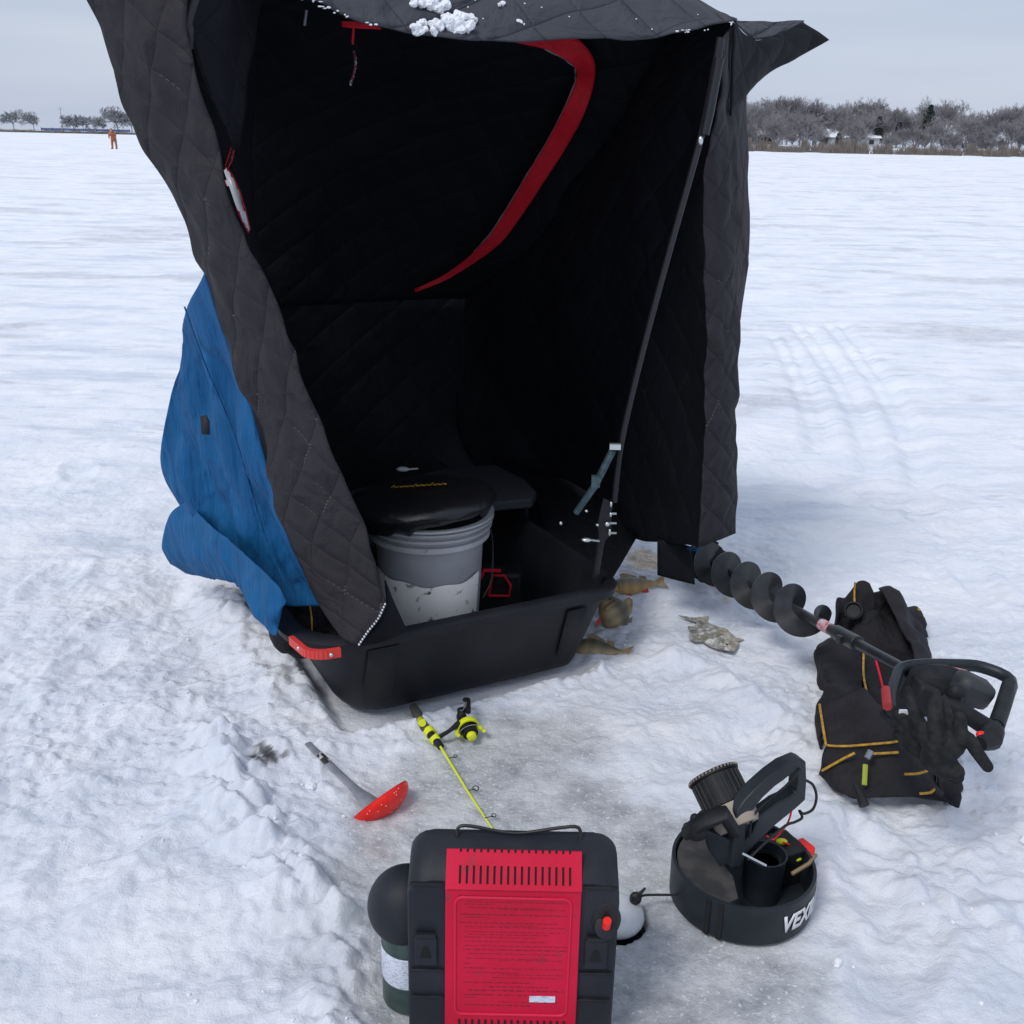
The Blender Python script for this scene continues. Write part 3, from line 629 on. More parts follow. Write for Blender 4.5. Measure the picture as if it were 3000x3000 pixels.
# canopy: roof front panel outside, sloping ceiling inside
hem = [(340, -190, 2.02), (640, -90, 2.12), (900, 0, 2.20), (1000, 45, 2.24), (1150, 84, 2.29), (1300, 106, 2.34), (1500, 117, 2.40), (1700, 117, 2.46), (1900, 110, 2.53), (2030, 92, 2.57), (2100, 74, 2.60), (2155, 62, 2.64)]
mid_ = [(420, -330, 2.25), (680, -210, 2.32), (930, -110, 2.40), (1050, -80, 2.44), (1200, -55, 2.48), (1350, -50, 2.52), (1530, -50, 2.58), (1700, -40, 2.64), (1880, -25, 2.68), (2000, -2, 2.71), (2085, 30, 2.70), (2158, 60, 2.67)]
rdg_ = [(520, -380, 2.6), (760, -270, 2.66), (980, -170, 2.72), (1100, -140, 2.76), (1240, -115, 2.80), (1380, -105, 2.84), (1550, -95, 2.88), (1710, -75, 2.90), (1870, -50, 2.92), (1980, -18, 2.93), (2060, 18, 2.90), (2160, 58, 2.74)]
surf('canopy', [PY(rdg_), PY(mid_), PY(hem)], 14, 12, M_['roofq'], sh, wrinkle=.010, wscale=6, puff=-.0, label='grey quilted canopy panel above the opening')
cl = [[W(520, -380, 2.6), W(800, -260, 2.66), W(1240, -110, 2.8), W(1700, -70, 2.9), W(2060, 30, 2.9)],
      [W(560, -80, 2.9), W(880, -30, 2.98), W(1280, 60, 3.08), W(1650, 100, 3.1), W(1960, 150, 3.05)],
      [W(600, 300, 3.15), W(850, 330, 3.25), W(1200, 370, 3.4), W(1500, 400, 3.4), W(1780, 430, 3.3)],
      [W(630, 640, 3.28), W(830, 650, 3.38), W(1120, 650, 3.55), W(1380, 660, 3.58), W(1570, 700, 3.5)],
      [W(640, 905, 3.3), W(830, 898, 3.42), W(1080, 885, 3.6), W(1250, 875, 3.7), W(1372, 872, 3.76)]]
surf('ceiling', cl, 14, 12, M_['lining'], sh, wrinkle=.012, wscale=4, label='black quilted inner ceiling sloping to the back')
bw = [[W(640, 860, 3.33), W(860, 850, 3.48), W(1100, 840, 3.63), W(1390, 830, 3.80)], [W(660, 1150, 3.32), W(880, 1120, 3.47), W(1100, 1100, 3.62), W(1400, 1090, 3.78)], [W(740, 1500, 3.32), W(950, 1500, 3.42), W(1140, 1480, 3.56), W(1420, 1450, 3.72)]]
surf('back_wall', bw, 10, 10, M_['lining'], sh, wrinkle=.008, wscale=4, label='low black inner back wall')
rw = [[W(2140, 50, 2.70), W(2135, 180, 2.70), W(2115, 400, 2.70), W(2098, 600, 2.70), W(2092, 900, 2.70), W(2090, 1200, 2.70), W(2062, 1600, 2.70)],
      [W(2040, 70, 2.80), W(2010, 200, 2.84), W(1985, 420, 2.88), W(1970, 650, 2.90), W(1975, 950, 2.90), W(1975, 1250, 2.88), W(1960, 1590, 2.86)],
      [W(1950, 100, 3.0), W(1880, 250, 3.08), W(1820, 440, 3.12), W(1790, 680, 3.15), W(1780, 980, 3.15), W(1820, 1270, 3.1), W(1862, 1574, 3.06)],
      [W(1960, 150, 3.05), W(1780, 430, 3.3), W(1640, 600, 3.45), W(1570, 780, 3.5), W(1600, 1000, 3.45), W(1680, 1260, 3.35), W(1790, 1490, 3.2)],
      [W(1780, 430, 3.3), W(1570, 700, 3.5), W(1450, 800, 3.66), W(1372, 872, 3.76), W(1400, 1000, 3.74), W(1500, 1200, 3.6), W(1640, 1400, 3.4)],
      [W(1570, 700, 3.5), W(1450, 800, 3.66), W(1372, 872, 3.76), W(1345, 1000, 3.76), W(1340, 1150, 3.74), W(1345, 1270, 3.7), W(1420, 1400, 3.6)]]
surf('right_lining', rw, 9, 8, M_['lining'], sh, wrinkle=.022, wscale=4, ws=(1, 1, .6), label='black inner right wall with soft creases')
surf('sled_skirt', [[W(1788, 1706, 2.60), W(1700, 1650, 2.80), W(1560, 1560, 3.05), W(1420, 1475, 3.35)], [W(1866, 1574, 3.05), W(1800, 1480, 3.2), W(1640, 1400, 3.42), W(1450, 1320, 3.6)]], 8, 5, M_['lining'], sh, wrinkle=.004)
RF_in = [(2118, 110, 2.60), (2108, 250, 2.60), (2085, 400, 2.60), (2064, 560, 2.60), (2066, 800, 2.61), (2072, 1000, 2.62), (2066, 1200, 2.62), (2058, 1400, 2.63), (2046, 1606, 2.63)]
RF_out = [(2148, 70, 2.72), (2142, 230, 2.72), (2150, 380, 2.73), (2162, 560, 2.73), (2168, 760, 2.74), (2162, 1000, 2.74), (2161, 1200, 2.74), (2160, 1400, 2.75), (2154, 1562, 2.76)]
rows = []
for k in (0, .5, 1): rows.append([W(a[0]*(1-k)+b_[0]*k, a[1]*(1-k)+b_[1]*k, a[2]*(1-k)+b_[2]*k-.025*math.sin(math.pi*k)) for a, b_ in zip(RF_in, RF_out)])
surf('corner_flap', rows, 9, 10, M_['quilt'], sh, wrinkle=.014, wscale=8, edge=.8, label='charcoal quilted flap at the right front corner')
# outer right wall, seen only from the side
surf('outer_wall', [[W(2140, 66, 2.74), W(2142, 380, 2.75), W(2158, 800, 2.76), W(2154, 1200, 2.76), W(2150, 1562, 2.78)],
     [Vector((.56, 3.2, 1.62)), Vector((.62, 3.2, 1.3)), Vector((.64, 3.2, .9)), Vector((.55, 3.2, .6)), Vector((.42, 3.15, .32))],
     [Vector((.05, 3.85, 1.1)), Vector((.08, 3.85, .98)), Vector((.1, 3.85, .8)), Vector((.08, 3.85, .5)), Vector((0, 3.85, .30))]], 8, 8, M_['quilt'], sh, wrinkle=.01)
# pointed ear of the cover
surf('roof_peak', [PY([(2150, 64, 2.66), (2186, 100, 2.74), (2222, 116, 2.80), (2300, 90, 2.92), (2352, 64, 3.0)]), PY([(2150, 60, 2.76), (2190, 62, 2.9), (2250, 62, 3.0), (2300, 61, 3.04), (2356, 60, 3.08)])], 5, 6, M_['roofq'], sh, wrinkle=.004, label='grey upper face of the pointed cover corner')
surf('cover_point', [PY([(2150, 66, 2.64), (2186, 102, 2.72), (2222, 118, 2.78), (2290, 95, 2.90), (2352, 66, 2.98)]),
     PY([(2145, 160, 2.66), (2190, 160, 2.74), (2245, 150, 2.82), (2330, 120, 2.94), (2390, 90, 3.02)]),
     PY([(2140, 340, 2.70), (2175, 288, 2.76), (2240, 222, 2.86), (2340, 165, 2.98), (2427, 117, 3.06)])], 6, 8, M_['lining'], sh, wrinkle=.005, label='black pointed corner of the cover sticking out to the right')
tab_ = surf('strap_flap', [PY([(1926, 1580, 2.9), (1926, 1640, 2.9), (1926, 1684, 2.9)]), PY([(1985, 1590, 2.88), (1985, 1650, 2.88), (1985, 1700, 2.88)]), PY([(2020, 1600, 2.86), (2030, 1660, 2.86), (2036, 1712, 2.86)])], 4, 4, M_['lining'], sh, wrinkle=.002)
for pts in ([(1905, 1576, 2.98), (1935, 1579, 2.94)], [(2018, 1606, 2.84), (2046, 1610, 2.78)]): obj('blue_hem', MB().tube(PY(pts), .006, 6), M_['blue'], sh)
# red webbing around the rear door, on the sloping ceiling
cen = [(1515, 112, 14), (1600, 122, 22), (1665, 138, 36), (1712, 185, 30), (1712, 245, 27), (1680, 330, 30), (1632, 420, 29), (1570, 520, 27), (1500, 630, 24), (1450, 700, 20), (1380, 762, 12), (1300, 815, 8), (1215, 852, 5)]
def ceil_at(px, py):       # depth of the ceiling by inverse lookup
    best = None
    for p in CE:
        x, y = px_of(p); d = (x-px)**2+(y-py)**2
        if best is None or d < best[0]: best = (d, p.y)
    return best[1]
CE = [p for r in zip(*[catmull(r, 6) for r in cl]) for p in catmull(r, 6)]
l_, r_ = [], []
for k, (x, y, w_) in enumerate(cen):
    x0, y0 = cen[max(k-1, 0)][:2]; x1, y1 = cen[min(k+1, len(cen)-1)][:2]; dx, dy = x1-x0, y1-y0; L_ = math.hypot(dx, dy); nx, ny = -dy/L_, dx/L_
    Yc = min(ceil_at(x+nx*w_, y+ny*w_), ceil_at(x-nx*w_, y-ny*w_), ceil_at(x, y))-.07
    l_.append(W(x+nx*w_, y+ny*w_, Yc)); r_.append(W(x-nx*w_, y-ny*w_, Yc))
surf('door_webbing', [l_, r_], 4, 6, M_['redfab'], sh, wrinkle=.001, solid=.003, label='curved red webbing round the rear door')
mb = MB()
edge = [p for a, b_ in zip(r_[1:-3], r_[2:-2]) for p in (a, a.lerp(b_, .25), a.lerp(b_, .5), a.lerp(b_, .75))]
EDZ = edge if px_of(r_[3])[0] < px_of(l_[3])[0] else [p for a, b_ in zip(l_[1:-3], l_[2:-2]) for p in (a, a.lerp(b_, .25), a.lerp(b_, .5), a.lerp(b_, .75))]
rr = random.Random(9)
mb.tube(EDZ, [rr.choice((.0006, .0015, .003, .0022)) for _ in EDZ], 5)
obj('door_zip', mb, M_['grey'], sh)
surf('red_strap', [PY([(1000, 62, 2.7), (1050, 64, 2.7), (1115, 80, 2.7)]), PY([(1003, 80, 2.7), (1060, 84, 2.7), (1120, 86, 2.7)])], 3, 3, M_['redfab'], sh, wrinkle=.001, solid=.003)
obj('hanging_cord', MB().tube(PY([(1036, 75, 2.68), (1033, 130, 2.68)]), .003, 6), M_['redfab'], sh)
obj('hanging_cord', MB().tube(PY([(1035, 150, 2.68), (1042, 180, 2.67), (1036, 215, 2.68), (1026, 250, 2.68)]), .0035, 6, smoothn=4), mat('faded_cord', (.12, .02, .04), .7, col2=(.4, .4, .42), nscale=160, thr=(.55, .6)), sh)
obj('zip_pull', MB().tube(PY([(898, 30, 2.5), (892, 75, 2.5)]), .003, 6), M_['grey'], sh)
# right pole, brace and hinge bracket
pole = obj('pole', MB().tube(PY([(2112, 110, 2.56), (2096, 200, 2.56), (2050, 415, 2.55), (1960, 740, 2.54), (1880, 1040, 2.53), (1820, 1300, 2.53), (1800, 1470, 2.54)]), [.010, .010, .008, .008, .008, .008, .008], 10, smoothn=5), M_['pole'], sh)
obj('sleeve', MB().tube(PY([(2108, 170, 2.55), (2078, 330, 2.545), (2064, 395, 2.54)]), [.011, .0115, .0105], 10), M_['pole'], pole)
obj('clamp', MB().ell(W(2052, 412, 2.53), (.006, .006, .010)), M_['silver'], pole)
brace = obj('brace', MB().tube(PY([(1796, 1318, 2.51), (1745, 1420, 2.53), (1688, 1502, 2.56)]), [.010, .010, .009], 8), M_['teal'], sh)
obj('clamp', MB().box(W(1802, 1308, 2.50), (.028, .014, .014)), M_['silver'], brace); obj('clamp', MB().box(W(1745, 1410, 2.51), (.022, .016, .03)), M_['teal'], brace)
lp = obj('pivot_tube', MB().tube(PY([(1785, 1480, 2.55), (1762, 1570, 2.55), (1742, 1690, 2.56)]), .011, 10, smoothn=3), M_['pole'], sh)
br = obj('hinge_bracket', MB().prism(PY([(1768, 1460, 2.535), (1790, 1470, 2.535), (1792, 1560, 2.535), (1762, 1600, 2.535), (1750, 1540, 2.535)]), (0, .008, 0)), M_['pole'], sh)
for x, y, a, c_ in ((1790, 1478, .005, .011), (1789, 1508, .005, .009), (1779, 1536, .009, .009), (1786, 1560, .005, .013), (1750, 1538, .006, .005), (1643, 1533, .006, .007), (1718, 1497, .006, .005)):
    obj('bolt', MB().ell(W(x, y, 2.525), (a*.75, .005, c_*.75), n=10, m=6), M_['silver'], br)
for y in (1505, 1533, 1562): obj('bolt', MB().tube(PY([(1786, y, 2.525), (1806, y, 2.525)]), .003, 6), M_['silver'], br)
obj('wing_nut', MB().ell(W(1718, 1582, 2.52), (.014, .008, .006), n=12, m=6).tube(PY([(1728, 1582, 2.52), (1755, 1585, 2.53)]), .003, 6), M_['silver'], br)
# seat board
mb = MB().prism([G(x, y, .36) for x, y in ((1180, 1400), (1300, 1372), (1450, 1360), (1540, 1405), (1572, 1440), (1560, 1462), (1470, 1470), (1200, 1500), (1040, 1500), (1010, 1440))], (0, 0, -.03)); obj('seat', mb, M_['seat'], sh, bevel=.006)
obj('seat_bar', MB().tube([G(1060, 1490, .32), G(1540, 1450, .32)], .012, 8), M_['pole'], sh)
for x, y in ((1060, 1490), (1540, 1450)):
    p = G(x, y, .32); obj('seat_post', MB().tube([p, Vector((p.x, p.y, .04))], .012, 8), M_['pole'], sh)
# snow lying on the canopy
CAN = [p for r in zip(*[catmull(PY(r), 6) for r in (rdg_, mid_, hem)]) for p in catmull(r, 6)]
def can_at(px, py):
    return min(CAN, key=lambda p: (px_of(p)[0]-px)**2+(px_of(p)[1]-py)**2).y
def snowclump(cx, cy, rx, ry, label, seed, n=26):
    rr = random.Random(seed); mb = MB(); c0 = W(cx, cy, can_at(cx, cy)-.012)
    for k in range(n):
        a = rr.uniform(0, 6.283); q = rr.random()**.5; x, y = cx+rx*q*math.cos(a)*.85, cy+ry*q*math.sin(a)*.8
        s = rr.uniform(.3, .62)*min(rx, ry)*2.5/3000; mb.ell(W(x, y, can_at(x, y)-.006), (s, s*.7, s*.8), n=8, m=6)
    o = obj('snow_clump', mb, M_['snowc'], smoothang=180); md = o.modifiers.new('r', 'REMESH'); md.mode = 'VOXEL'; md.voxel_size = .0035; tx = bpy.data.textures.new('crumble', 'CLOUDS'); tx.noise_scale = .012; md = o.modifiers.new('d', 'DISPLACE'); md.texture = tx; md.strength = .016; md.texture_coords = 'GLOBAL'
    tag(o, label, 'snow', 'snow clumps lying on the canopy')
snowclump(1265, 8, 62, 28, 'largest white snow clump on the canopy, cut by the top edge', 1, 40)
snowclump(1250, 78, 52, 24, 'white snow clump low on the canopy, left of the elongated one', 2)
snowclump(1345, 66, 46, 30, 'elongated white snow clump right of the other clumps on the canopy', 3)
snowclump(1532, 66, 26, 10, 'small isolated white snow patch at right on the canopy', 4, 14)
snowclump(1467, 6, 14, 12, 'tiny white snow patch at the top edge of the canopy', 5, 8)
mb = MB(); rr = random.Random(12); HM = catmull(PY(hem), 30)
for p in HM[55:290]:
    if rr.random() < .34*max(0, mn.noise(p*9)+.15): mb.ell(p+Vector((0, -.010, rr.uniform(-.003, .007))), (rr.uniform(.0015, .005), .003, rr.uniform(.001, .0022)), n=6, m=4)
for _ in range(14):
    x, y = rr.uniform(1350, 2100), rr.uniform(0, 90); p = W(x, y, can_at(x, y)-.012); mb.ell(p, (.002, .002, .0015), n=6, m=4)
o = obj('frost', mb, M_['snowc'], sh, label='flecks of snow along the canopy hem'); o['kind'] = 'stuff'
# ------------------------------------------------------------ bucket, cushion, things in the sled
bc = W(1258, 1492, 2.58); BX, BY = bc.x, bc.y
bk = thing('bucket', 'grey plastic bucket with a dirty white lower band, standing in the sled', 'bucket', (BX, BY, .03))
HB = bc.z-.03
bm_ = mat('bucket_plastic', (.34, .355, .38), .45, col2=(.42, .435, .46), nscale=5, speck=((.12, .12, .12), 22, .66))
rf = lambda f: 1-(1-f)*.42
prof = [(.118, 0), (.122, .004), (.137, HB*.62), (.139, HB*.64), (.150, HB*.645), (.151, HB*.72), (.143, HB*.725), (.145, HB*.80), (.155, HB*.805), (.156, HB*.83), (.147, HB*.84), (.148, HB*.90), (.158, HB*.905), (.160, HB*.93), (.152, HB*.94), (.153, HB*.965), (.163, HB*.97), (.164, HB), (.1501, HB+.001)]
prof = [(r*1.06+(.004 if r in (.150, .151, .155, .156, .158, .160) else 0), z if z < HB*.61 or r == .146 else HB*rf(z/HB)) for r, z in prof]+[(.140, HB*.97), (.134, HB*.82), (.126, HB*.4), (.001, HB*.39)]
pail = obj('pail', MB().lathe(prof, (0, 0, 0), n=64), bm_, bk, False, smoothang=30)
t = bm_.node_tree
dm = mat('dirty_white_label', (.86, .85, .82), .6, col2=(.09, .08, .07), nscale=34, thr=(.60, .70), detail=8)
def bandtop(a): return HB*(.645+.02*math.sin(2*a+1)+.008*math.sin(9*a))
vs = []; fs = []; N = 96
for k in range(N+1):
    a = R_(-168+k*200/N*.72); zt = bandtop(a)
    for j in range(7):
        z = .012+(zt-.012)*j/6; r = (.122+(.015)*min(1.12, z/(HB*.62)))*1.06+.0035; vs.append((r*math.cos(a), r*math.sin(a), z))
for k in range(N):
    for j in range(6): fs.append((k*7+j, (k+1)*7+j, (k+1)*7+j+1, k*7+j+1))
obj('label_band', MB().add(vs, fs), dm, bk, False, smoothang=180, label='dirty white band round the lower half')
obj('wire_bail', MB().tube([(.163, 0, HB*.9), (.172, -.03, HB*.8), (.170, -.06, HB*.6), (.150, -.085, HB*.5)], .002, 6, smoothn=4), M_['black'], bk, False)
for a in (-100, -52): obj('rivet', MB().ell((.1385*math.cos(R_(a)), .1385*math.sin(R_(a)), HB*.60), (.004, .004, .006)), M_['black'], bk, False)
cu = thing('seat_cushion', 'round black padded cushion with a yellow name, resting on the grey bucket', 'cushion', (BX-.02, BY+.005, .03+HB))
rot = Matrix.Rotation(R_(-4), 3, 'X') @ Matrix.Rotation(R_(-5), 3, 'Y')
prof = [(.02, .050), (.11, .050), (.175, .046), (.200, .034), (.204, .022), (.194, .010), (.180, -.010), (.178, -.022), (.172, -.022), (.172, .0), (.02, .002)]
mb = MB().lathe(prof, (0, 0, 0), rot, n=64)
mb.v = [v+Vector((0, 0, .006*mn.noise(v*14)+(.006 if v.z > .01 else -.02*max(0, math.sin(3*math.atan2(v.y, v.x)+.8)))*mn.noise(v*25+Vector((3, 3, 3))))) for v in mb.v]
mb.v = [v+Vector((0, 0, .022)) if (v.z < .02 and v.y < -.08 and v.x > -.01) else v for v in mb.v]
obj('pad', mb, mat('black_vinyl', (.008, .009, .011), .38, bump=.5, bscale=40, bdist=.006), cu, False, smoothang=60)
tcu = bpy.data.curves.new('t', 'FONT'); tcu.body = 'Sitfront'; 
def text_mesh(s, size, bold=0, shear=0, extrude=0):
    c_ = bpy.data.curves.new('t', 'FONT'); c_.body = s; c_.size = size; c_.offset = bold; c_.shear = shear; c_.align_x = 'CENTER'; c_.align_y = 'CENTER'
    o = bpy.data.objects.new('t', c_); scene.collection.objects.link(o); dg = bpy.context.evaluated_depsgraph_get()
    me_ = bpy.data.meshes.new_from_object(o.evaluated_get(dg)); bpy.data.objects.remove(o); bpy.data.curves.remove(c_); return me_
# worn yellow script: a chain of hand-like strokes, too worn to read
mb = MB(); rr = random.Random(21); cx0 = -.080
for k in range(10):
    x = cx0+k*.0150; h = .026 if k in (0, 4, 7) else .014
    if rr.random() < .15: continue
    mb.tube([rot @ Vector((x, .028, .0555)), rot @ Vector((x+.004, .028+h, .0555)), rot @ Vector((x+.008, .030, .0555)), rot @ Vector((x+.013, .033, .0555))], .0014, 5, smoothn=3)
obj('yellow_lettering', mb, M_['gold'], cu, False)
sp_ = thing('spoon', 'small white plastic scoop lying on the seat behind the cushion', 'scoop', tuple(G(1180, 1385, .37)))
obj('scoop_bowl', MB().ell((0, 0, .012), (.022, .014, .008), n=14, m=8), M_['white'], sp_, False); obj('scoop_handle', MB().tube([(.018, 0, .012), (.05, .004, .014)], .003, 6), M_['white'], sp_, False)
rc = W(1462, 1712, 2.75)
cs = thing('tackle_case', 'dark case with a red rim in the shadow beside the bucket', 'case', (rc.x, rc.y, .035))
zc = rc.z-.035
obj('case_body', MB().box((0, .05, zc*.5+.015), (.13, .09, zc+.03)), M_['black'], cs, False, bevel=.01)
fr_ = [(-.03, -.004, zc-.035), (.03, -.004, zc-.035), (.034, -.004, zc), (.015, -.004, zc+.03), (-.02, -.004, zc+.03)]
obj('latch_frame', MB().tube(fr_+[fr_[0]], .004, 6), M_['redfab'], cs, False); obj('red_strip', MB().tube([(-.055, -.004, zc+.02), (-.045, -.004, zc+.045), (.005, -.004, zc+.045)], .006, 6), M_['redfab'], cs, False)
# gear pouch in the left corner of the sled
pc = G(895, 1850, .2)
gp = thing('gear_pouch', 'black gear pouch with an orange cord in the left corner of the sled', 'pouch', (pc.x+.02, pc.y+.05, .04))
mb = MB()
for i_, (a, b_, c_, d_) in enumerate([(-.05, .03, .13, .07), (.03, .02, .15, .06), (.10, .05, .11, .06), (0, -.02, .19, .045), (-.085, .0, .16, .045), (.07, -.03, .16, .04)]): mb.ell((a, b_, c_), (d_, .05, .09), n=12, m=8)
o = obj('pouch_body', mb, M_['bag'], gp, False); md = o.modifiers.new('r', 'REMESH'); md.mode = 'VOXEL'; md.voxel_size = .007
obj('cord', MB().tube([(0, -.075, .25), (.004, -.078, .21), (.002, -.075, .17)], .002, 5), M_['gold'], gp, False)
# ------------------------------------------------------------ heater
HY = 1.29
hc = W(1505, 2585, HY); ht = thing('propane_heater', 'portable black propane heater with a red back panel, on the ice in the foreground', 'heater', (hc.x, HY, 0))
def hp_(px, py, dy=0): p = W(px, py, HY); return Vector((p.x-hc.x, dy, p.z))
zt = hc.z; hw2 = .166
profile = [(0, .0), (0, zt), (.012, zt+.014), (.06, zt+.036), (.082, zt+.034), (.19, .22), (.20, .0)]
def inx(x):     # rounding of the shoulders
    k = max(0, (abs(x)-(hw2-.04))/.04); return (1-math.sqrt(max(0, 1-k*k)))*.04
mb = MB(); xs = [-hw2, -hw2+.0008, -hw2+.003, -hw2+.007, -hw2+.014, -hw2+.024, -hw2+.04, hw2-.04, hw2-.024, hw2-.014, hw2-.007, hw2-.003, hw2-.0008, hw2]
n = len(profile)
for x in xs:
    for (y, z) in profile:
        dz = inx(x)*(max(0, min(1, (z-.2)/(zt-.2)))); mb.v.append(Vector((x, y+(.006 if abs(x) > hw2-.002 else 0), max(0, z-dz))))
for i_ in range(len(xs)-1):
    for k in range(n): mb.f.append((i_*n+k, i_*n+(k+1) % n, (i_+1)*n+(k+1) % n, (i_+1)*n+k))
mb.f += [tuple(range(n)), tuple(range((len(xs)-1)*n, len(xs)*n))[::-1]]
shell = obj('shell', mb, M_['heat'], ht, False, bevel=.004, smoothang=35)
# raised ribs and seams
for sx in (-1, 1):
    xa, xb = sorted((sx*.106, sx*hw2*.985)); 
    for py, th in ((2592, .004), (2842, .003), (2920, .003)):
        z = hp_(1500, py).z; obj('seam', MB().box(((xa+xb)/2, -.002, z), (xb-xa-.006, .006, th)), M_['black'], shell, False, bevel=.001)
    xq = sx*.1365 if sx < 0 else sx*.133; z = hp_(1500, 2770).z
    obj('hanger_plate', MB().box((xq, -.0025, z-.012), (.036, .006, .055)), M_['heat'], shell, False, bevel=.002)
    obj('hanger_plate', MB().box((xq, -.006, hp_(1500, 2738).z), (.032, .005, .007)), M_['patch'], shell, False)
    kh = MB(); kc = hp_(1500, 2790).z
    kh.prism([(xq-.004, -.0062, kc+.012), (xq+.004, -.0062, kc+.012), (xq+.009, -.0062, kc-.010), (xq-.009, -.0062, kc-.010)], (0, .002, 0)); obj('keyhole', kh, mat('hole', (.002, .002, .002), .9), shell, False)
# red back panel: flat sheet plus bent slotted head
zr = hp_(1500, 2600).z; w2 = .105; tz0, tz1 = zt+.004, zt+.030
def headp(x, s, off=-.004):   # point on sloped head, s 0..1 bottom to top
    a = Vector((x, -.007, zr)); b_ = Vector((x, .030, zt+.036)); p = a.lerp(b_, s); n_ = Vector((0, -(zt+.036-zr), .037)).normalized(); return p+n_*(-off)
panel = obj('back_panel', MB().prism([(-w2-.002, -.003, .0), (w2+.002, -.003, 0), (w2, -.003, zr), (-w2, -.003, zr)], (0, -.004, 0)), M_['red'], ht, False, bevel=.0015)
# head with real slots: strips between openings
mb = MB(); ns = 17; x0, x1 = -.083, .087; sw = (x1-x0)/(ns-1)
def strip(xa, xb, sa, sb): mb.prism([headp(xa, sa), headp(xb, sa), headp(xb, sb), headp(xa, sb)], (0, .003, -.001))
strip(-w2, w2, 0, .14); strip(-w2, w2, .60, .93); cur = -w2; cur2 = -w2
for k in range(ns):
    c_ = x0+k*sw; strip(cur, c_-.0018, .14, .60); strip(cur, c_-.0018, .93, 1.0); cur = c_+.0018
strip(cur, w2, .14, .60); strip(cur, w2, .93, 1.0)
obj('vent_head', mb, M_['red'], panel, False, smoothang=0, label='slotted red head of the back panel')
mb = MB(); 
for k in range(ns): c_ = x0+k*sw; mb.prism([headp(c_-.003, .12, -.002), headp(c_+.003, .12, -.002), headp(c_+.003, 1, -.002), headp(c_-.003, 1, -.002)], (0, .001, 0))
obj('vent_slots', mb, mat('slot_dark', (.004, .003, .004), .8), panel, False)
zb = hp_(1500, 2985).z
mb = MB()
for k in range(ns): c_ = x0+k*sw; mb.box((c_, -.0078, zb-.018), (.0036, .0015, .045))
obj('lower_slots', mb, mat('slot_dark2', (.004, .003, .004), .8), panel, False)
ez0, ez1 = hp_(1500, 2962).z, hp_(1500, 2622).z; ex = .090
def rr2(x0, x1, z0, z1, r, y, n=5):
    out = []
    for cx, cz, a0 in ((x1-r, z1-r, 0), (x0+r, z1-r, 90), (x0+r, z0+r, 180), (x1-r, z0+r, 270)):
        for k in range(n+1): a = R_(a0+90*k/n); out.append(Vector((cx+r*math.cos(a), y, cz+r*math.sin(a))))
    return out
lo = rr2(-ex, ex, ez0, ez1, .012, -.0075); obj('embossed_rim', MB().tube(lo+[lo[0]], .0022, 6, cap=False), M_['redl'], panel, False)
# printed instructions (small type, only partly legible in the photo)
mb = MB(); rr = random.Random(5)
rowsT = [(2618, .0013, -.085, .045), (2635, .001, -.072, .085), (2642, .001, -.075, -.03), (2652, .001, -.072, .05), (2656, .001, -.02, .082), (2672, .0014, -.082, .088), (2680, .001, -.075, -.04), (2696, .0014, -.082, .072), (2703, .001, -.02, .04),
         (2708, .001, -.075, .084), (2722, .001, -.075, .082), (2730, .001, -.07, .06), (2738, .001, -.075, .035), (2750, .001, -.075, .055), (2763, .001, -.075, .088), (2774, .0014, -.078, .088), (2786, .001, -.07, .07), (2800, .001, -.072, .06), (2804, .001, -.02, .082), (2815, .001, -.075, -.06),
         (2828, .0016, -.075, -.04), (2829, .001, -.03, .085), (2841, .001, -.072, .01), (2846, .001, -.02, .084), (2855, .001, -.03, .084), (2870, .0013, -.075, .035), (2882, .0013, -.035, .06), (2893, .0018, -.068, .085), (2906, .0014, -.075, .04), (2914, .001, -.074, -.055), (2926, .001, -.02, .08), (2936, .0014, -.075, .035)]
for py, th, xa, xb in rowsT:
    z = hp_(1500, py).z; x = xa
    while x < xb:
        l = rr.uniform(.0025, .011); l = min(l, xb-x)
        if l < .001: break
        nchar = max(1, int(l/.0016))
        for q_ in range(nchar):
            hh = 1.2*th*rr.choice((.7, 1, 1, 1.35)); mb.add([(x+q_*.0016, -.0074, z-hh/2), (x+q_*.0016+.0012, -.0074, z-hh/2), (x+q_*.0016+.0012, -.0074, z+hh/2), (x+q_*.0016, -.0074, z+hh/2)], [(0, 1, 2, 3)])
        x += l+rr.uniform(.001, .0022)
obj('printed_instructions', mb, M_['text'], panel, False, smoothang=0)
a = hp_(1550, 2924); b_ = hp_(1626, 2909); obj('sticker', MB().box(((a.x+b_.x)/2, -.0078, (a.z+b_.z)/2), (b_.x-a.x, .0014, b_.z-a.z)), M_['label'], panel, False)
# carrying wire
hz = zt+.040
pts = [(-.090, .058, zt+.030), (-.090, .066, hz+.008), (-.07, .068, hz+.011), (0, .064, hz+.002), (.07, .068, hz+.011), (.102, .068, hz+.012), (.104, .058, zt+.028)]
obj('carry_handle', MB().tube(pts, .0028, 8, smoothn=4), M_['wire'], ht, False)
# control: recess with red igniter button
kc = hp_(1775, 2700)
obj('knob_recess', MB().ell((kc.x, .002, kc.z+.002), (.024, .007, .034)), mat('recess', (.004, .004, .005), .6), ht, False)
obj('control_knob', MB().lathe([(.019, 0), (.018, .010), (.012, .012)], (kc.x, -.001, hp_(1775, 2712).z), Matrix.Rotation(R_(60), 3, 'X'), n=24), M_['heat'], ht, False)
obj('igniter_button', MB().tube([(kc.x, -.010, hp_(1775, 2702).z), (kc.x, -.018, hp_(1775, 2672).z)], [.0066, .0066], 14), M_['redp'], ht, False, bevel=.001)
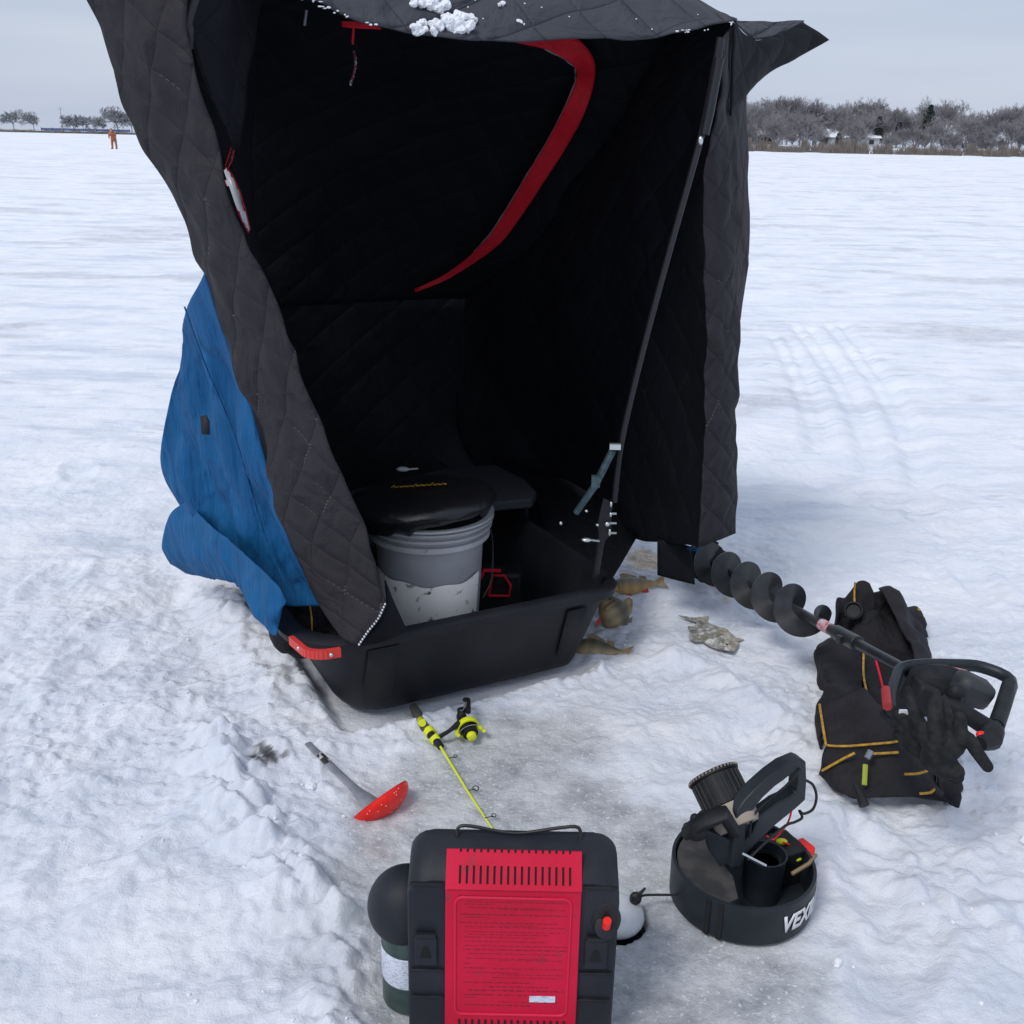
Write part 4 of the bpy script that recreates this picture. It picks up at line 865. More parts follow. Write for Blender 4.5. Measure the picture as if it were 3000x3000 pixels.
# gas cylinder with domed cap
dc = W(1192, 2650, 1.385)-Vector((hc.x, HY, 0))
cy = obj('gas_cylinder', MB().lathe([(.046, 0), (.050, .006), (.050, dc.z-.03), (.03, dc.z-.01)], (dc.x+.006, dc.y, .0), n=40), M_['green'], ht, False)
obj('cylinder_label', MB().lathe([(.0506, 0), (.0508, .001), (.0508, .062), (.0506, .063)], (dc.x+.006, dc.y, W(1150, 2880, 1.35).z), n=40, cap=False), M_['label'], cy, False)
obj('cap_dome', MB().ell(dc, (.066, .062, .068), n=36, m=24), M_['heat'], ht, False)
# ------------------------------------------------------------ transducer float in the hole
fl = W(1858, 2660, 1.56); flo = thing('transducer_float', 'white float with a black tip in the ice hole beside the heater', 'float', (HC[0]+.012, HC[1]+.0, -.02))
obj('float_body', MB().ell((0, 0, .012), (.053, .053, .034), n=32, m=16), M_['white'], flo, False)
tp = G(1862, 2632, .03)-Vector(flo.location)
obj('cable_clip', MB().ell(tp, (.012, .010, .014)).tube([tp, tp+Vector((.018, .004, .022))], [.006, .002], 8), M_['wire'], flo, False)
# ------------------------------------------------------------ fish finder
SX, SY = .467, 1.65
sf = thing('fish_finder', 'black portable fish finder on a round base with white lettering, right of the heater', 'fish finder', (SX, SY, 0))
def sl_(px, py, Y_): return W(px, py, Y_)-Vector((SX, SY, 0))
RB = .138
base = obj('base_tray', MB().lathe([(RB-.008, 0), (RB, .006), (RB+.001, .083), (RB, .088), (RB-.006, .088), (RB-.008, .010), (.001, .010)], n=72), M_['dark'], sf, False, smoothang=40)
for a in (-128, -118): obj('side_groove', MB().box((math.cos(R_(a))*(RB+.0015), math.sin(R_(a))*(RB+.0015), .045), (.005, .010, .078), Matrix.Rotation(R_(a), 3, 'Z')), M_['patch'], base, False)
# plate over left third of the tray
pts = [Vector(((RB-.01)*math.cos(R_(a)), (RB-.01)*math.sin(R_(a)), .074)) for a in range(115, 246, 10)]+[Vector((-.03, -.10, .074)), Vector((-.028, -.04, .074)), Vector((-.05, .02, .074)), Vector((-.045, .09, .074))]
plate = obj('holder_plate', MB().prism(pts, (0, 0, .006)), mat('dusty_plate', (.030, .029, .030), .6, col2=(.060, .056, .052), nscale=30), base, False)
for x, y, s in ((-.098, .018, .010), (-.07, -.045, .011), (-.09, .05, .014), (-.115, -.01, .006), (-.085, .015, .006)): obj('plate_hole', MB().lathe([(s, 0), (s*.95, .001)], (x, y, .0555), n=14), M_['patch'], plate, False)
cupc = sl_(2245, 2500, 1.64)
cup = obj('cup_holder', MB().lathe([(.034, .011), (.039, cupc.z-.004), (.041, cupc.z), (.037, cupc.z), (.034, .07), (.001, .07)], (cupc.x, cupc.y, 0), n=40), M_['dark'], sf, False, smoothang=40)
for r, z in ((.026, cupc.z-.02), (.018, cupc.z-.03)): obj('cup_step', MB().lathe([(r+.006, z), (r+.006, z+.006), (r, z+.007), (r, z)], (cupc.x, cupc.y, 0), n=32), M_['black'], cup, False)
bt = obj('battery', MB().box((.075, .045, .050), (.10, .07, .08), Matrix.Rotation(R_(25), 3, 'Z')), M_['black'], sf, False, bevel=.004)
rp = sl_(2345, 2492, 1.72)
obj('terminal_cover', MB().box((rp.x, rp.y, rp.z-.002), (.046, .038, .030), Matrix.Rotation(R_(30), 3, 'Z')), M_['redp'], bt, False, bevel=.004)
obj('terminal_cover', MB().box((rp.x-.024, rp.y+.002, rp.z-.008), (.014, .016, .014)), mat('violet_cap', (.25, .06, .2), .5), bt, False, bevel=.003)
for px, py, Y_ in ((2290, 2465, 1.70), (2332, 2515, 1.68)): p = sl_(px, py, Y_); obj('fuse_plug', MB().ell(p, (.012, .007, .006), n=12, m=8), M_['yellow'], bt, False)
obj('battery_strap', MB().tube([sl_(2320, 2560, 1.62), sl_(2370, 2530, 1.64), sl_(2390, 2505, 1.68)], .004, 6), mat('tan_strap', (.25, .18, .10), .7), bt, False)
# handle frame: slotted D-shaped plate
def hy(px): return 1.585+(px-2140)*.00040
def hq(l): return [sl_(x, y, hy(x)) for x, y in l]
outer = [(2142, 2545), (2150, 2470), (2158, 2385), (2180, 2350), (2215, 2312), (2260, 2272), (2300, 2243), (2345, 2224), (2362, 2232), (2364, 2290), (2360, 2345), (2330, 2372), (2270, 2420), (2185, 2505), (2165, 2545)]
inner = [(2185, 2470), (2186, 2430), (2192, 2392), (2208, 2372), (2235, 2338), (2270, 2305), (2298, 2285), (2318, 2268), (2335, 2262), (2338, 2290), (2334, 2322), (2316, 2336), (2280, 2352), (2226, 2392), (2205, 2440)]
dv = Vector((-.012, .026, 0))
hf = obj('handle_frame', MB().ring(hq(outer), hq(inner), dv), M_['dark'], sf, False, bevel=.003)
obj('frame_web', MB().prism([p+dv*.35 for p in hq([(2190, 2400), (2208, 2395), (2226, 2395), (2300, 2350), (2336, 2325), (2340, 2345), (2280, 2395), (2190, 2475)])], dv*.4), M_['dark'], hf, False, bevel=.002)
for px in (2262, 2274, 2286, 2298, 2310, 2322): obj('comb_tooth', MB().tube([sl_(px, 2285-(px-2262)*.45, hy(px))+dv*.5, sl_(px, 2312-(px-2262)*.45, hy(px))+dv*.5], .0022, 6), M_['black'], hf, False)
obj('frame_rib', MB().tube([q_-Vector((0, .003, 0)) for q_ in hq([(2196, 2452), (2202, 2395), (2240, 2350), (2300, 2300), (2345, 2250)])], .0022, 6, smoothn=4), M_['black'], hf, False)
# display drum with ribbed sun hood
dc_ = sl_(2112, 2318, 1.67); ax = Vector((-.38, .72, .58)).normalized(); rq = ax.to_track_quat('Z', 'Y').to_matrix()
drum = obj('sun_hood', MB().lathe([(.044, -.032), (.047, -.03), (.047, .026), (.051, .028), (.051, .036), (.045, .036), (.043, -.02), (.001, -.02)], dc_, rq, n=48), M_['black'], sf, False, smoothang=40)
for k in range(24):
    a = 2*math.pi*k/24; r1 = rq @ Vector((.0475*math.cos(a), .0475*math.sin(a), -.028)); r2 = rq @ Vector((.0475*math.cos(a), .0475*math.sin(a), .024)); obj('rib', MB().tube([dc_+r1, dc_+r2], .0020, 5), M_['black'], drum, False)
mb = MB()
for k in range(40):
    a = 2*math.pi*k/40; mb.box(dc_+(rq @ Vector((.0508*math.cos(a), .0508*math.sin(a), .033))), (.003, .003, .004))
obj('rim_frost', mb, M_['beige'], drum, False)
obj('display_housing', MB().lathe([(.040, -.075), (.046, -.065), (.046, -.032), (.04, -.031)], dc_, rq, n=40), M_['beige'], sf, False, smoothang=40)
brk = obj('swivel_bracket', MB().tube([sl_(2010, 2440, 1.60), sl_(2060, 2405, 1.59), sl_(2120, 2385, 1.59), sl_(2155, 2440, 1.585)], [.020, .026, .026, .020], 12, squash=.6), M_['black'], sf, False)
obj('bracket_arm', MB().prism([sl_(x, y, 1.60) for x, y in ((2055, 2425), (2160, 2470), (2160, 2530), (2110, 2540), (2075, 2490))], (0, .02, 0)), M_['dark'], brk, False, bevel=.003)
obj('adjust_knob', MB().lathe([(.018, -.01), (.019, .008), (.012, .012)], sl_(2042, 2435, 1.585), Matrix.Rotation(R_(100), 3, 'X'), n=12), M_['black'], brk, False)
for px, py in ((2035, 2398), (2014, 2424), (2060, 2388)): obj('adjust_knob', MB().ell(sl_(px, py, 1.60), (.009, .009, .010), n=10, m=6), M_['black'], brk, False)
# wires
obj('coiled_lead', MB().tube([sl_(x, y, Y_) for x, y, Y_ in ((2360, 2285, 1.70), (2382, 2300, 1.70), (2392, 2335, 1.70), (2382, 2370, 1.70), (2355, 2384, 1.70), (2342, 2375, 1.70), (2350, 2395, 1.70), (2330, 2408, 1.68), (2300, 2420, 1.66), (2240, 2470, 1.62), (2190, 2520, 1.59))], .0028, 7, smoothn=5), M_['wire'], sf, False)
obj('red_wire', MB().tube([sl_(x, y, Y_) for x, y, Y_ in ((2325, 2340, 1.675), (2318, 2380, 1.68), (2308, 2410, 1.68), (2290, 2435, 1.68), (2265, 2460, 1.67), (2245, 2448, 1.65))], .0020, 6, smoothn=4), M_['redp'], sf, False)
obj('red_wire', MB().tube([sl_(x, y, Y_) for x, y, Y_ in ((2295, 2468, 1.69), (2318, 2478, 1.70), (2330, 2490, 1.70))], .0020, 6, smoothn=4), M_['redp'], sf, False)
obj('antenna', MB().tube([sl_(2175, 2500, 1.56), sl_(2245, 2536, 1.55)], .0022, 6), M_['silver'], sf, False)
obj('transducer_cable', MB().tube([G(1868, 2628, .04)-Vector((SX, SY, 0)), G(1900, 2622, .025)-Vector((SX, SY, 0)), G(1990, 2622, .03)-Vector((SX, SY, 0))], .0026, 6, smoothn=4), M_['wire'], sf, False)
# lettering wrapped round the tray
tm = text_mesh('VEXILAR', .050, bold=.0016, shear=.22)
xs_ = [v.co.x for v in tm.vertices]; xmin = min(xs_)
bmx = bmesh.new(); bmx.from_mesh(tm); bmesh.ops.triangulate(bmx, faces=bmx.faces); bmesh.ops.subdivide_edges(bmx, edges=[e for e in bmx.edges if e.calc_length() > .006], cuts=2, use_grid_fill=False); bmesh.ops.triangulate(bmx, faces=bmx.faces); bmx.to_mesh(tm); bmx.free()
for v in tm.vertices:
    a = R_(-90+21)+(v.co.x-xmin)*.80/RB; r = RB+.0026; v.co = Vector((r*math.cos(a), r*math.sin(a), .045+v.co.y))
tm.materials.clear(); lo_ = link('lettering', tm, M_['white'], base, False, smoothang=0, solid=.001)
# ------------------------------------------------------------ rod, ladle
def GL_(px, py, dz=.0):
    p = G(px, py, 0); z = gz(p.x, p.y); p = G(px, py, z+dz); return p
def local(o, pts): return [p-Vector(o.location) for p in pts]
r0 = GL_(1250, 2130); rod = thing('fishing_rod', 'short yellow ice fishing rod with spinning reel lying on the grey slush', 'fishing rod', tuple(r0))
def RL(px, py, dz): return GL_(px, py, dz)-r0
obj('handle', MB().tube([RL(1212, 2072, .014), RL(1222, 2092, .016), RL(1232, 2110, .014)], [.011, .0135, .008], 16, smoothn=3), M_['cork'], rod, False)
obj('grip_ring', MB().tube([RL(1230, 2106, .014), RL(1237, 2118, .014)], [.0075, .0095], 16), M_['yellow'], rod, False)
obj('handle', MB().tube([RL(1236, 2116, .014), RL(1244, 2130, .014), RL(1254, 2142, .014)], [.010, .012, .011], 16, smoothn=3), M_['cork'], rod, False)
obj('reel_seat', MB().tube([RL(1254, 2142, .014), RL(1292, 2188, .014)], [.011, .0085], 16), M_['black'], rod, False)
for a, b_ in (((1255, 2140), (1264, 2152)), ((1268, 2158), (1280, 2172))): obj('grip_ring', MB().tube([RL(*a, .014), RL(*b_, .014)], [.0145, .0135], 16), M_['yellow'], rod, False)
obj('blank', MB().tube([RL(1288, 2184, .014), RL(1370, 2318, .010), RL(1440, 2424, .008), RL(1480, 2490, .008)], [.0032, .0026, .0020, .0015], 8), M_['yellow'], rod, False)
for a, s in (((1368, 2316), .007), ((1420, 2396), .005), ((1310, 2222), .004)):
    p = RL(*a, .010); q_ = p+Vector((.020, .004, .002)); obj('guide', MB().tube([p, q_], .0012, 6).tube([q_+Vector((s*math.cos(t_), 0, s*math.sin(t_)+.002)) for t_ in [k*.785 for k in range(9)]], .0012, 5), M_['wire'], rod, False)
obj('reel_foot', MB().tube([RL(1288, 2158, .02), RL(1318, 2140, .03), RL(1345, 2118, .035)], [.006, .005, .008], 8, smoothn=3), M_['black'], rod, False)
rl = obj('reel_body', MB().ell(RL(1352, 2100, .03), (.013, .013, .018)).tube([RL(1352, 2100, .03), RL(1372, 2140, .03)], [.012, .018], 14).tube([RL(1345, 2082, .045), RL(1362, 2078, .045)], .008, 10), M_['black'], rod, False)
ra = (RL(1382, 2160, .03)-RL(1366, 2122, .03)).normalized(); rqm = ra.to_track_quat('Z', 'Y').to_matrix(); rcn = RL(1374, 2138, .028)
obj('spool', MB().lathe([(.020, -.012), (.022, -.010), (.017, -.006), (.017, .010), (.020, .014), (.006, .018)], rcn, rqm, n=28), M_['black'], rl, False)
obj('rotor', MB().lathe([(.026, -.020), (.029, -.012), (.029, -.002), (.025, -.002), (.022, -.018)], rcn, rqm, n=28), M_['yellow'], rl, False)
obj('drag_knob', MB().lathe([(.010, .016), (.0125, .020), (.011, .030), (.004, .033)], rcn, rqm, n=20), M_['yellow'], rl, False)
for sx in (-1, 1): obj('bail_arm', MB().tube([rcn+rqm @ Vector((sx*.027, 0, -.01)), rcn+rqm @ Vector((sx*.034, 0, .008)), rcn+rqm @ Vector((sx*.033, .006, .018))], [.006, .005, .005], 8), M_['yellow'], rl, False)
obj('bail_wire', MB().tube([rcn+rqm @ Vector((.033*math.cos(t_), .030*math.sin(t_), .016)) for t_ in [k*math.pi/12 for k in range(13)]], .001, 5), M_['silver'], rl, False)
ck = obj('crank', MB().tube([RL(1350, 2085, .045), RL(1362, 2072, .05), RL(1370, 2052, .055)], [.004, .004, .004], 8), M_['silver'], rl, False)
obj('crank_knob', MB().tube([RL(1372, 2085, .05), RL(1370, 2052, .052)], [.007, .008], 10).ell(RL(1366, 2050, .052), (.010, .008, .006)), M_['black'], ck, False)
c0 = W(1112, 2345, 1.93); a_ = Vector((-.57, .28, .77)).normalized(); dvw = (c0-EYE).normalized(); a_ = (a_-dvw*a_.dot(dvw)).normalized(); a_ = (a_+dvw*.06).normalized()
la = thing('ice_skimmer', 'bright red ice skimmer ladle with a grey handle, stuck in the slush', 'skimmer', tuple(c0))
rq2 = a_.to_track_quat('Z', 'Y').to_matrix(); Rb = .073
prof = [(Rb*math.cos(R_(t_)), -.040*math.sin(R_(t_))) for t_ in range(0, 90, 9)]
inn = [(Rb*.95*math.cos(R_(t_)), -.036*math.sin(R_(t_))) for t_ in range(81, -1, -9)]
bowl = obj('bowl', MB().lathe(prof+[(.003, -.040), (.003, -.036)]+inn+[(Rb*.97, .002)], (0, 0, 0), rq2, n=64, cap=False), M_['redp'], la, False, smoothang=60)
mb = MB(); rr = random.Random(8)
for k in range(46):
    t_ = rr.uniform(8, 70); a = rr.uniform(0, 6.283); p = rq2 @ Vector((Rb*math.cos(R_(t_))*math.cos(a), Rb*math.cos(R_(t_))*math.sin(a), -.0405*math.sin(R_(t_)))); mb.ell(p, (.0014,)*3, n=5, m=4)
obj('drain_hole', mb, mat('pale_dot', (.8, .5, .5), .5), bowl, False, label='pale drain holes dotted over the bowl')
hA, hB = c0+rq2 @ Vector((0, 0, 0)), None
def LL(px, py, dz): return GL_(px, py, dz)-c0
obj('handle', MB().tube([LL(902, 2178, .004), LL(960, 2235, .008), LL(1030, 2302, .018), LL(1065, 2335, .022), LL(1095, 2362, .02)], [.009, .0095, .011, .018, .024], 12, smoothn=4, squash=.42), M_['grey'], la, False)
obj('handle_sticker', MB().tube([LL(934, 2208, .0085), LL(982, 2256, .0125)], [.0102, .0106], 12, squash=.46), mat('worn_sticker', (.02, .02, .02), .5, col2=(.5, .5, .5), nscale=90, thr=(.5, .55)), la, False)
# ------------------------------------------------------------ fish
def fishmat(name, back, belly, frost=None):
    m = mat(name, back, .4, spec=.5, bump=.3, bscale=260, bdist=.002); t = m.node_tree; b = t.nodes['Principled BSDF']
    tc = t.nodes.new('ShaderNodeTexCoord'); s = t.nodes.new('ShaderNodeSeparateXYZ'); t.links.new(tc.outputs['Object'], s.inputs[0])
    n = t.nodes.new('ShaderNodeTexNoise'); n.inputs['Scale'].default_value = 45; t.links.new(tc.outputs['Object'], n.inputs['Vector'])
    w_ = t.nodes.new('ShaderNodeTexWave'); w_.bands_direction = 'X'; w_.inputs['Scale'].default_value = 9; w_.inputs['Distortion'].default_value = 3; t.links.new(tc.outputs['Object'], w_.inputs['Vector'])
    a = t.nodes.new('ShaderNodeMath'); a.operation = 'MULTIPLY_ADD'; t.links.new(n.outputs['Fac'], a.inputs[0]); a.inputs[1].default_value = .02; t.links.new(s.outputs['Z'], a.inputs[2])
    r = t.nodes.new('ShaderNodeValToRGB'); e = r.color_ramp.elements; mr = t.nodes.new('ShaderNodeMapRange'); mr.inputs[1].default_value = -.02; mr.inputs[2].default_value = .05
    t.links.new(a.outputs[0], mr.inputs[0]); t.links.new(mr.outputs[0], r.inputs[0]); e[0].position = .25; e[0].color = (*belly, 1); e[1].position = .62; e[1].color = (*back, 1)
    m1 = t.nodes.new('ShaderNodeMixRGB'); m1.blend_type = 'MULTIPLY'; t.links.new(w_.outputs['Fac'], m1.inputs[0]); m1.inputs[2].default_value = (.75, .75, .72, 1); t.links.new(r.outputs[0], m1.inputs[1]); o = m1.outputs[0]
    if frost:
        n2 = t.nodes.new('ShaderNodeTexNoise'); n2.inputs['Scale'].default_value = 70; n2.inputs['Detail'].default_value = 6; t.links.new(tc.outputs['Object'], n2.inputs['Vector'])
        r2 = t.nodes.new('ShaderNodeValToRGB'); r2.color_ramp.elements[0].position = frost; r2.color_ramp.elements[1].position = frost+.22; t.links.new(n2.outputs['Fac'], r2.inputs[0])
        m2 = t.nodes.new('ShaderNodeMixRGB'); t.links.new(r2.outputs[0], m2.inputs[0]); t.links.new(o, m2.inputs[1]); m2.inputs[2].default_value = (.6, .6, .6, 1); o = m2.outputs[0]
    t.links.new(o, b.inputs['Base Color']); return m
perch = fishmat('perch_skin', (.16, .15, .10), (.50, .30, .11)); perch2 = fishmat('perch_skin_dark', (.13, .12, .08), (.42, .31, .17)); frosty = fishmat('frosted_skin', (.20, .19, .15), (.36, .30, .20), .46)
fin = mat('fin', (.22, .16, .08), .6, col2=(.4, .3, .18), nscale=60); fin_r = mat('red_fin', (.55, .03, .04), .5); eye = mat('fish_eye', (.01, .01, .01), .2)
def fish(name, label, loc, rot, L_, dep, m, bend=0, thick=.45, finm=fin):
    r = thing(name, label, 'fish', loc); r.rotation_euler = rot
    st = [(0, .04), (.05, .30), (.14, .66), (.28, .96), (.42, 1.0), (.58, .82), (.74, .48), (.86, .26), (.93, .22)]
    vs = []; n = 18
    def cpt(t_): return Vector((L_*(t_-.5), bend*math.sin(math.pi*t_), 0))
    for t_, k in st:
        c_ = cpt(t_)
        for j in range(n):
            a = 2*math.pi*j/n; vs.append(c_+Vector((0, math.sin(a)*dep*k*thick*(1.0), math.cos(a)*dep*k*(1.0 if math.cos(a) > 0 else .85))))
    fs = [(i_*n+j, i_*n+(j+1) % n, (i_+1)*n+(j+1) % n, (i_+1)*n+j) for i_ in range(len(st)-1) for j in range(n)]+[tuple(range(n))[::-1], tuple(range((len(st)-1)*n, len(st)*n))]
    bd = obj('body', MB().add(vs, fs), m, r, False, smoothang=80); md = bd.modifiers.new('s', 'SUBSURF'); md.levels = 1; md.render_levels = 1
    e = cpt(.84); t1 = cpt(1.0)
    obj('tail_fin', MB().prism([e+Vector((0, 0, dep*.18)), t1+Vector((L_*.09, 0, dep*.75)), t1+Vector((L_*.03, 0, 0)), t1+Vector((L_*.09, 0, -dep*.75)), e-Vector((0, 0, dep*.18))], (0, .0015, 0)), finm, r, False, smoothang=0)
    def finp(ts, hs, sgn, nm, mm):
        p = [cpt(t_)+Vector((0, 0, sgn*dep*k_)) for t_, k_ in ts]+[cpt(t_)+Vector((0, 0, sgn*dep*k_)) for t_, k_ in hs]; obj(nm, MB().prism(p, (0, .0015, 0)), mm, r, False, smoothang=0)
    finp([(.28, .85), (.60, .72)], [(.56, 1.02), (.46, 1.25), (.36, 1.42), (.28, 1.30)], 1, 'dorsal_fin', finm); finp([(.62, .6), (.76, .4)], [(.74, .85), (.64, 1.0)], 1, 'dorsal_fin', finm)
    finp([(.60, .6), (.72, .4)], [(.72, .8), (.64, .95)], -1, 'anal_fin', fin_r if finm is fin else finm); finp([(.30, .75), (.38, .78)], [(.42, 1.2), (.33, 1.15)], -1, 'pelvic_fin', fin_r if finm is fin else finm)
    for sy in (-1, 1): obj('eye', MB().ell(cpt(.10)+Vector((0, sy*dep*.5*thick*.95, dep*.12)), (.004, .002, .004), n=10, m=6), eye, r, False)
    obj('gill_cover', MB().ell(cpt(.2)+Vector((0, -dep*.80*thick*.62, 0)), (L_*.06, dep*.16, dep*.5), n=14, m=8), m, r, False)
    return r
p = GL_(1862, 1712, .025); fish('perch', 'orange bellied perch lying on the snow under the shelter edge', tuple(p), (R_(-52), 0, R_(16)), .19, .036, perch, .01)
p = W(1795, 1812, 2.86); fish('perch', 'stout olive perch propped upright in the snow beside the sled corner', tuple(p), (R_(-40), R_(65), R_(-10)), .17, .056, perch2, -.020, .6)
p = GL_(1752, 1902, .012); fish('perch', 'slim brown perch half buried at the corner of the sled', tuple(p), (R_(-45), 0, R_(-14)), .175, .034, perch2, .008, .6)
p = GL_(2092, 1858, .012); fish('sunfish', 'frozen frost-crusted fish lying flat on the snow between the sled and the auger', tuple(p), (R_(-82), 0, R_(108)), .225, .072, frosty, 0, .32, finm=frosty)
# ------------------------------------------------------------ auger
tip = G(2062, 1640, .085); hd = W(2650, 1962, 2.06)
au = thing('ice_auger', 'black electric ice auger with spiral flighting, its powerhead resting on the open bag', 'ice auger', tuple(hd))
axv = (tip-hd); AL = axv.length; axd = axv.normalized(); aq = axd.to_track_quat('Z', 'Y').to_matrix()
def A(x, y, z): return aq @ Vector((x, y, z))
obj('shaft', MB().tube([A(0, 0, -.02), A(0, 0, AL*.30)], [.0135, .0135], 16).tube([A(0, 0, AL*.25), A(0, 0, AL*.97)], .013, 14), M_['auger'], au, False)
obj('coupler', MB().tube([A(0, 0, AL*.17), A(0, 0, AL*.26)], [.020, .019], 14).box(A(.018, 0, AL*.21), (.02, .02, .02), aq), M_['auger'], au, False, bevel=.002)
vs = []; fs = []; turns = 5.3; N = 260; z0, z1 = AL*.335, AL*.985; Rr = .066
for k in range(N+1):
    t_ = k/N; a = turns*2*math.pi*t_+1.2; z = z0+(z1-z0)*t_; rr_ = Rr*min(1, .35+t_*12)
    for (r, dz) in ((.012, -.003), (rr_, .008), (rr_, .0125), (.012, .003)): vs.append(A(r*math.cos(a), r*math.sin(a), z+dz))
for k in range(N):
    for j in range(4): fs.append((k*4+j, k*4+(j+1) % 4, (k+1)*4+(j+1) % 4, (k+1)*4+j))
fs += [(0, 1, 2, 3), (N*4+3, N*4+2, N*4+1, N*4)]
obj('flighting', MB().add(vs, fs), M_['auger'], au, False, smoothang=50)
cp = obj('blade_guard', MB().lathe([(.045, -.02), (.068, -.015), (.070, .012), (.05, .02)], A(0, 0, AL*.99), aq, n=18, cap=True), M_['black'], au, False, smoothang=20)
for k in range(9): a = k*.7; obj('guard_lug', MB().box(A(.066*math.cos(a), .066*math.sin(a), AL*.99), (.016, .012, .03), aq @ Matrix.Rotation(a, 3, 'Z')), M_['black'], cp, False, bevel=.002)
obj('warning_sticker', MB().tube([A(0, 0, AL*.28), A(0, 0, AL*.32)], .0136+.002, 12), mat('sticker_pink', (.6, .45, .5), .5, col2=(.45, .1, .12), nscale=70), au, False)
def AH(x, y, Y_): return W(x, y, Y_)-hd
def ay(x, y): return 2.03-(y-1950)*.00135+(x-2650)*.0001
def AHp(l, o=0): return [AH(x, y, ay(x, y)+o) for x, y in l]
out_l = [(2612, 1985), (2632, 1944), (2700, 1934), (2800, 1936), (2884, 1944), (2978, 1986), (2982, 2002), (2950, 2090), (2925, 2160), (2912, 2185), (2890, 2195), (2868, 2180), (2845, 2140), (2600, 2082), (2602, 2040)]
in_l = [(2644, 1996), (2652, 1972), (2710, 1962), (2800, 1962), (2872, 1968), (2938, 2000), (2942, 2010), (2918, 2085), (2900, 2120), (2888, 2132), (2876, 2128), (2858, 2118), (2820, 2096), (2632, 2060), (2634, 2036)]
mb = MB(); path = [(2612, 2082), (2612, 2040), (2626, 1985), (2642, 1958), (2700, 1948), (2800, 1948), (2878, 1955), (2962, 1996), (2940, 2070), (2908, 2146)]
hfm = obj('handle_frame', MB().tube(AHp(path), [.012]*10, 10, smoothn=4, squash=1.2), M_['dark'], au, False)
obj('handle_grip', MB().tube(AHp([(2958, 2006), (2938, 2070), (2918, 2128)]), .0165, 12), M_['black'], hfm, False)
obj('handle_end', MB().tube(AHp([(2910, 2140), (2900, 2165), (2872, 2180)]), [.022, .024, .014], 12), M_['black'], hfm, False); obj('handle_grip', MB().tube(AHp([(2765, 2052), (2840, 2098), (2905, 2140)]), [.017, .018, .019], 12), M_['black'], hfm, False)
obj('red_trigger', MB().ell(AH(2874, 2152, 1.76), (.010, .008, .007)), M_['redp'], hfm, False)
pw = obj('powerhead', MB().tube(AHp([(2660, 1985), (2705, 2000), (2760, 2010), (2820, 2030), (2855, 2050)], .04), [.030, .046, .052, .046, .030], 8, smoothn=3), M_['black'], au, False)
obj('motor_housing', MB().box(AH(2846, 2020, 1.94), (.085, .06, .062), Matrix.Rotation(R_(25), 3, 'Y')), mat('motor_grey', (.030, .033, .038), .6), pw, False, bevel=.018); obj('end_cap', MB().ell(AH(2800, 2030, 1.90), (.020, .018, .022)), M_['black'], pw, False)
obj('battery_pack', MB().box(AH(2725, 2040, 1.98), (.10, .08, .07), Matrix.Rotation(R_(15), 3, 'Y')), M_['black'], pw, False, bevel=.008)
obj('pale_stripe', MB().tube(AHp([(2785, 1964), (2830, 1972)]), [.010, .008], 8), mat('pink_stripe', (.45, .2, .22), .5), pw, False)
obj('white_tag', MB().box(AH(2647, 2086, 1.83), (.018, .004, .01)), M_['white'], pw, False)
obj('red_strip', MB().tube(AHp([(2595, 2020), (2600, 2070)], -.02), .010, 8), mat('dull_red', (.35, .02, .02), .5), hfm, False)
# ------------------------------------------------------------ bag
bg0 = G(2560, 2200, 0); bag = thing('gear_bag', 'large open black canvas bag with yellow piping under the auger head', 'bag', (bg0.x, bg0.y, 0))
def bs(nm, rows, **k): return surf(nm, [PY(r) for r in rows], k.pop('a', 7), k.pop('b', 7), M_['bag'], bag, wrinkle=k.pop('w', .018), wscale=10, solid=.006, **k)
def pipe(l, r=.0030): obj('piping', MB().tube(PY(l), r, 6, smoothn=5), M_['gold'], bag)
# left side wall (from rim down to snow)
bs('left_side', [[(2520, 1880, 2.62), (2528, 1960, 2.48), (2524, 2020, 2.36), (2560, 2060, 2.26), (2632, 2150, 2.10)],
                 [(2450, 1880, 2.62), (2440, 1950, 2.46), (2440, 2010, 2.34), (2440, 2060, 2.24), (2460, 2130, 2.12)],
                 [(2400, 1890, 2.66), (2403, 1960, 2.50), (2417, 2020, 2.36), (2401, 2070, 2.26), (2405, 2150, 2.14)],
                 [(2408, 1960, 2.70), (2410, 2020, 2.54), (2425, 2080, 2.40), (2412, 2170, 2.26), (2412, 2240, 2.14)]], label='left side of the bag')
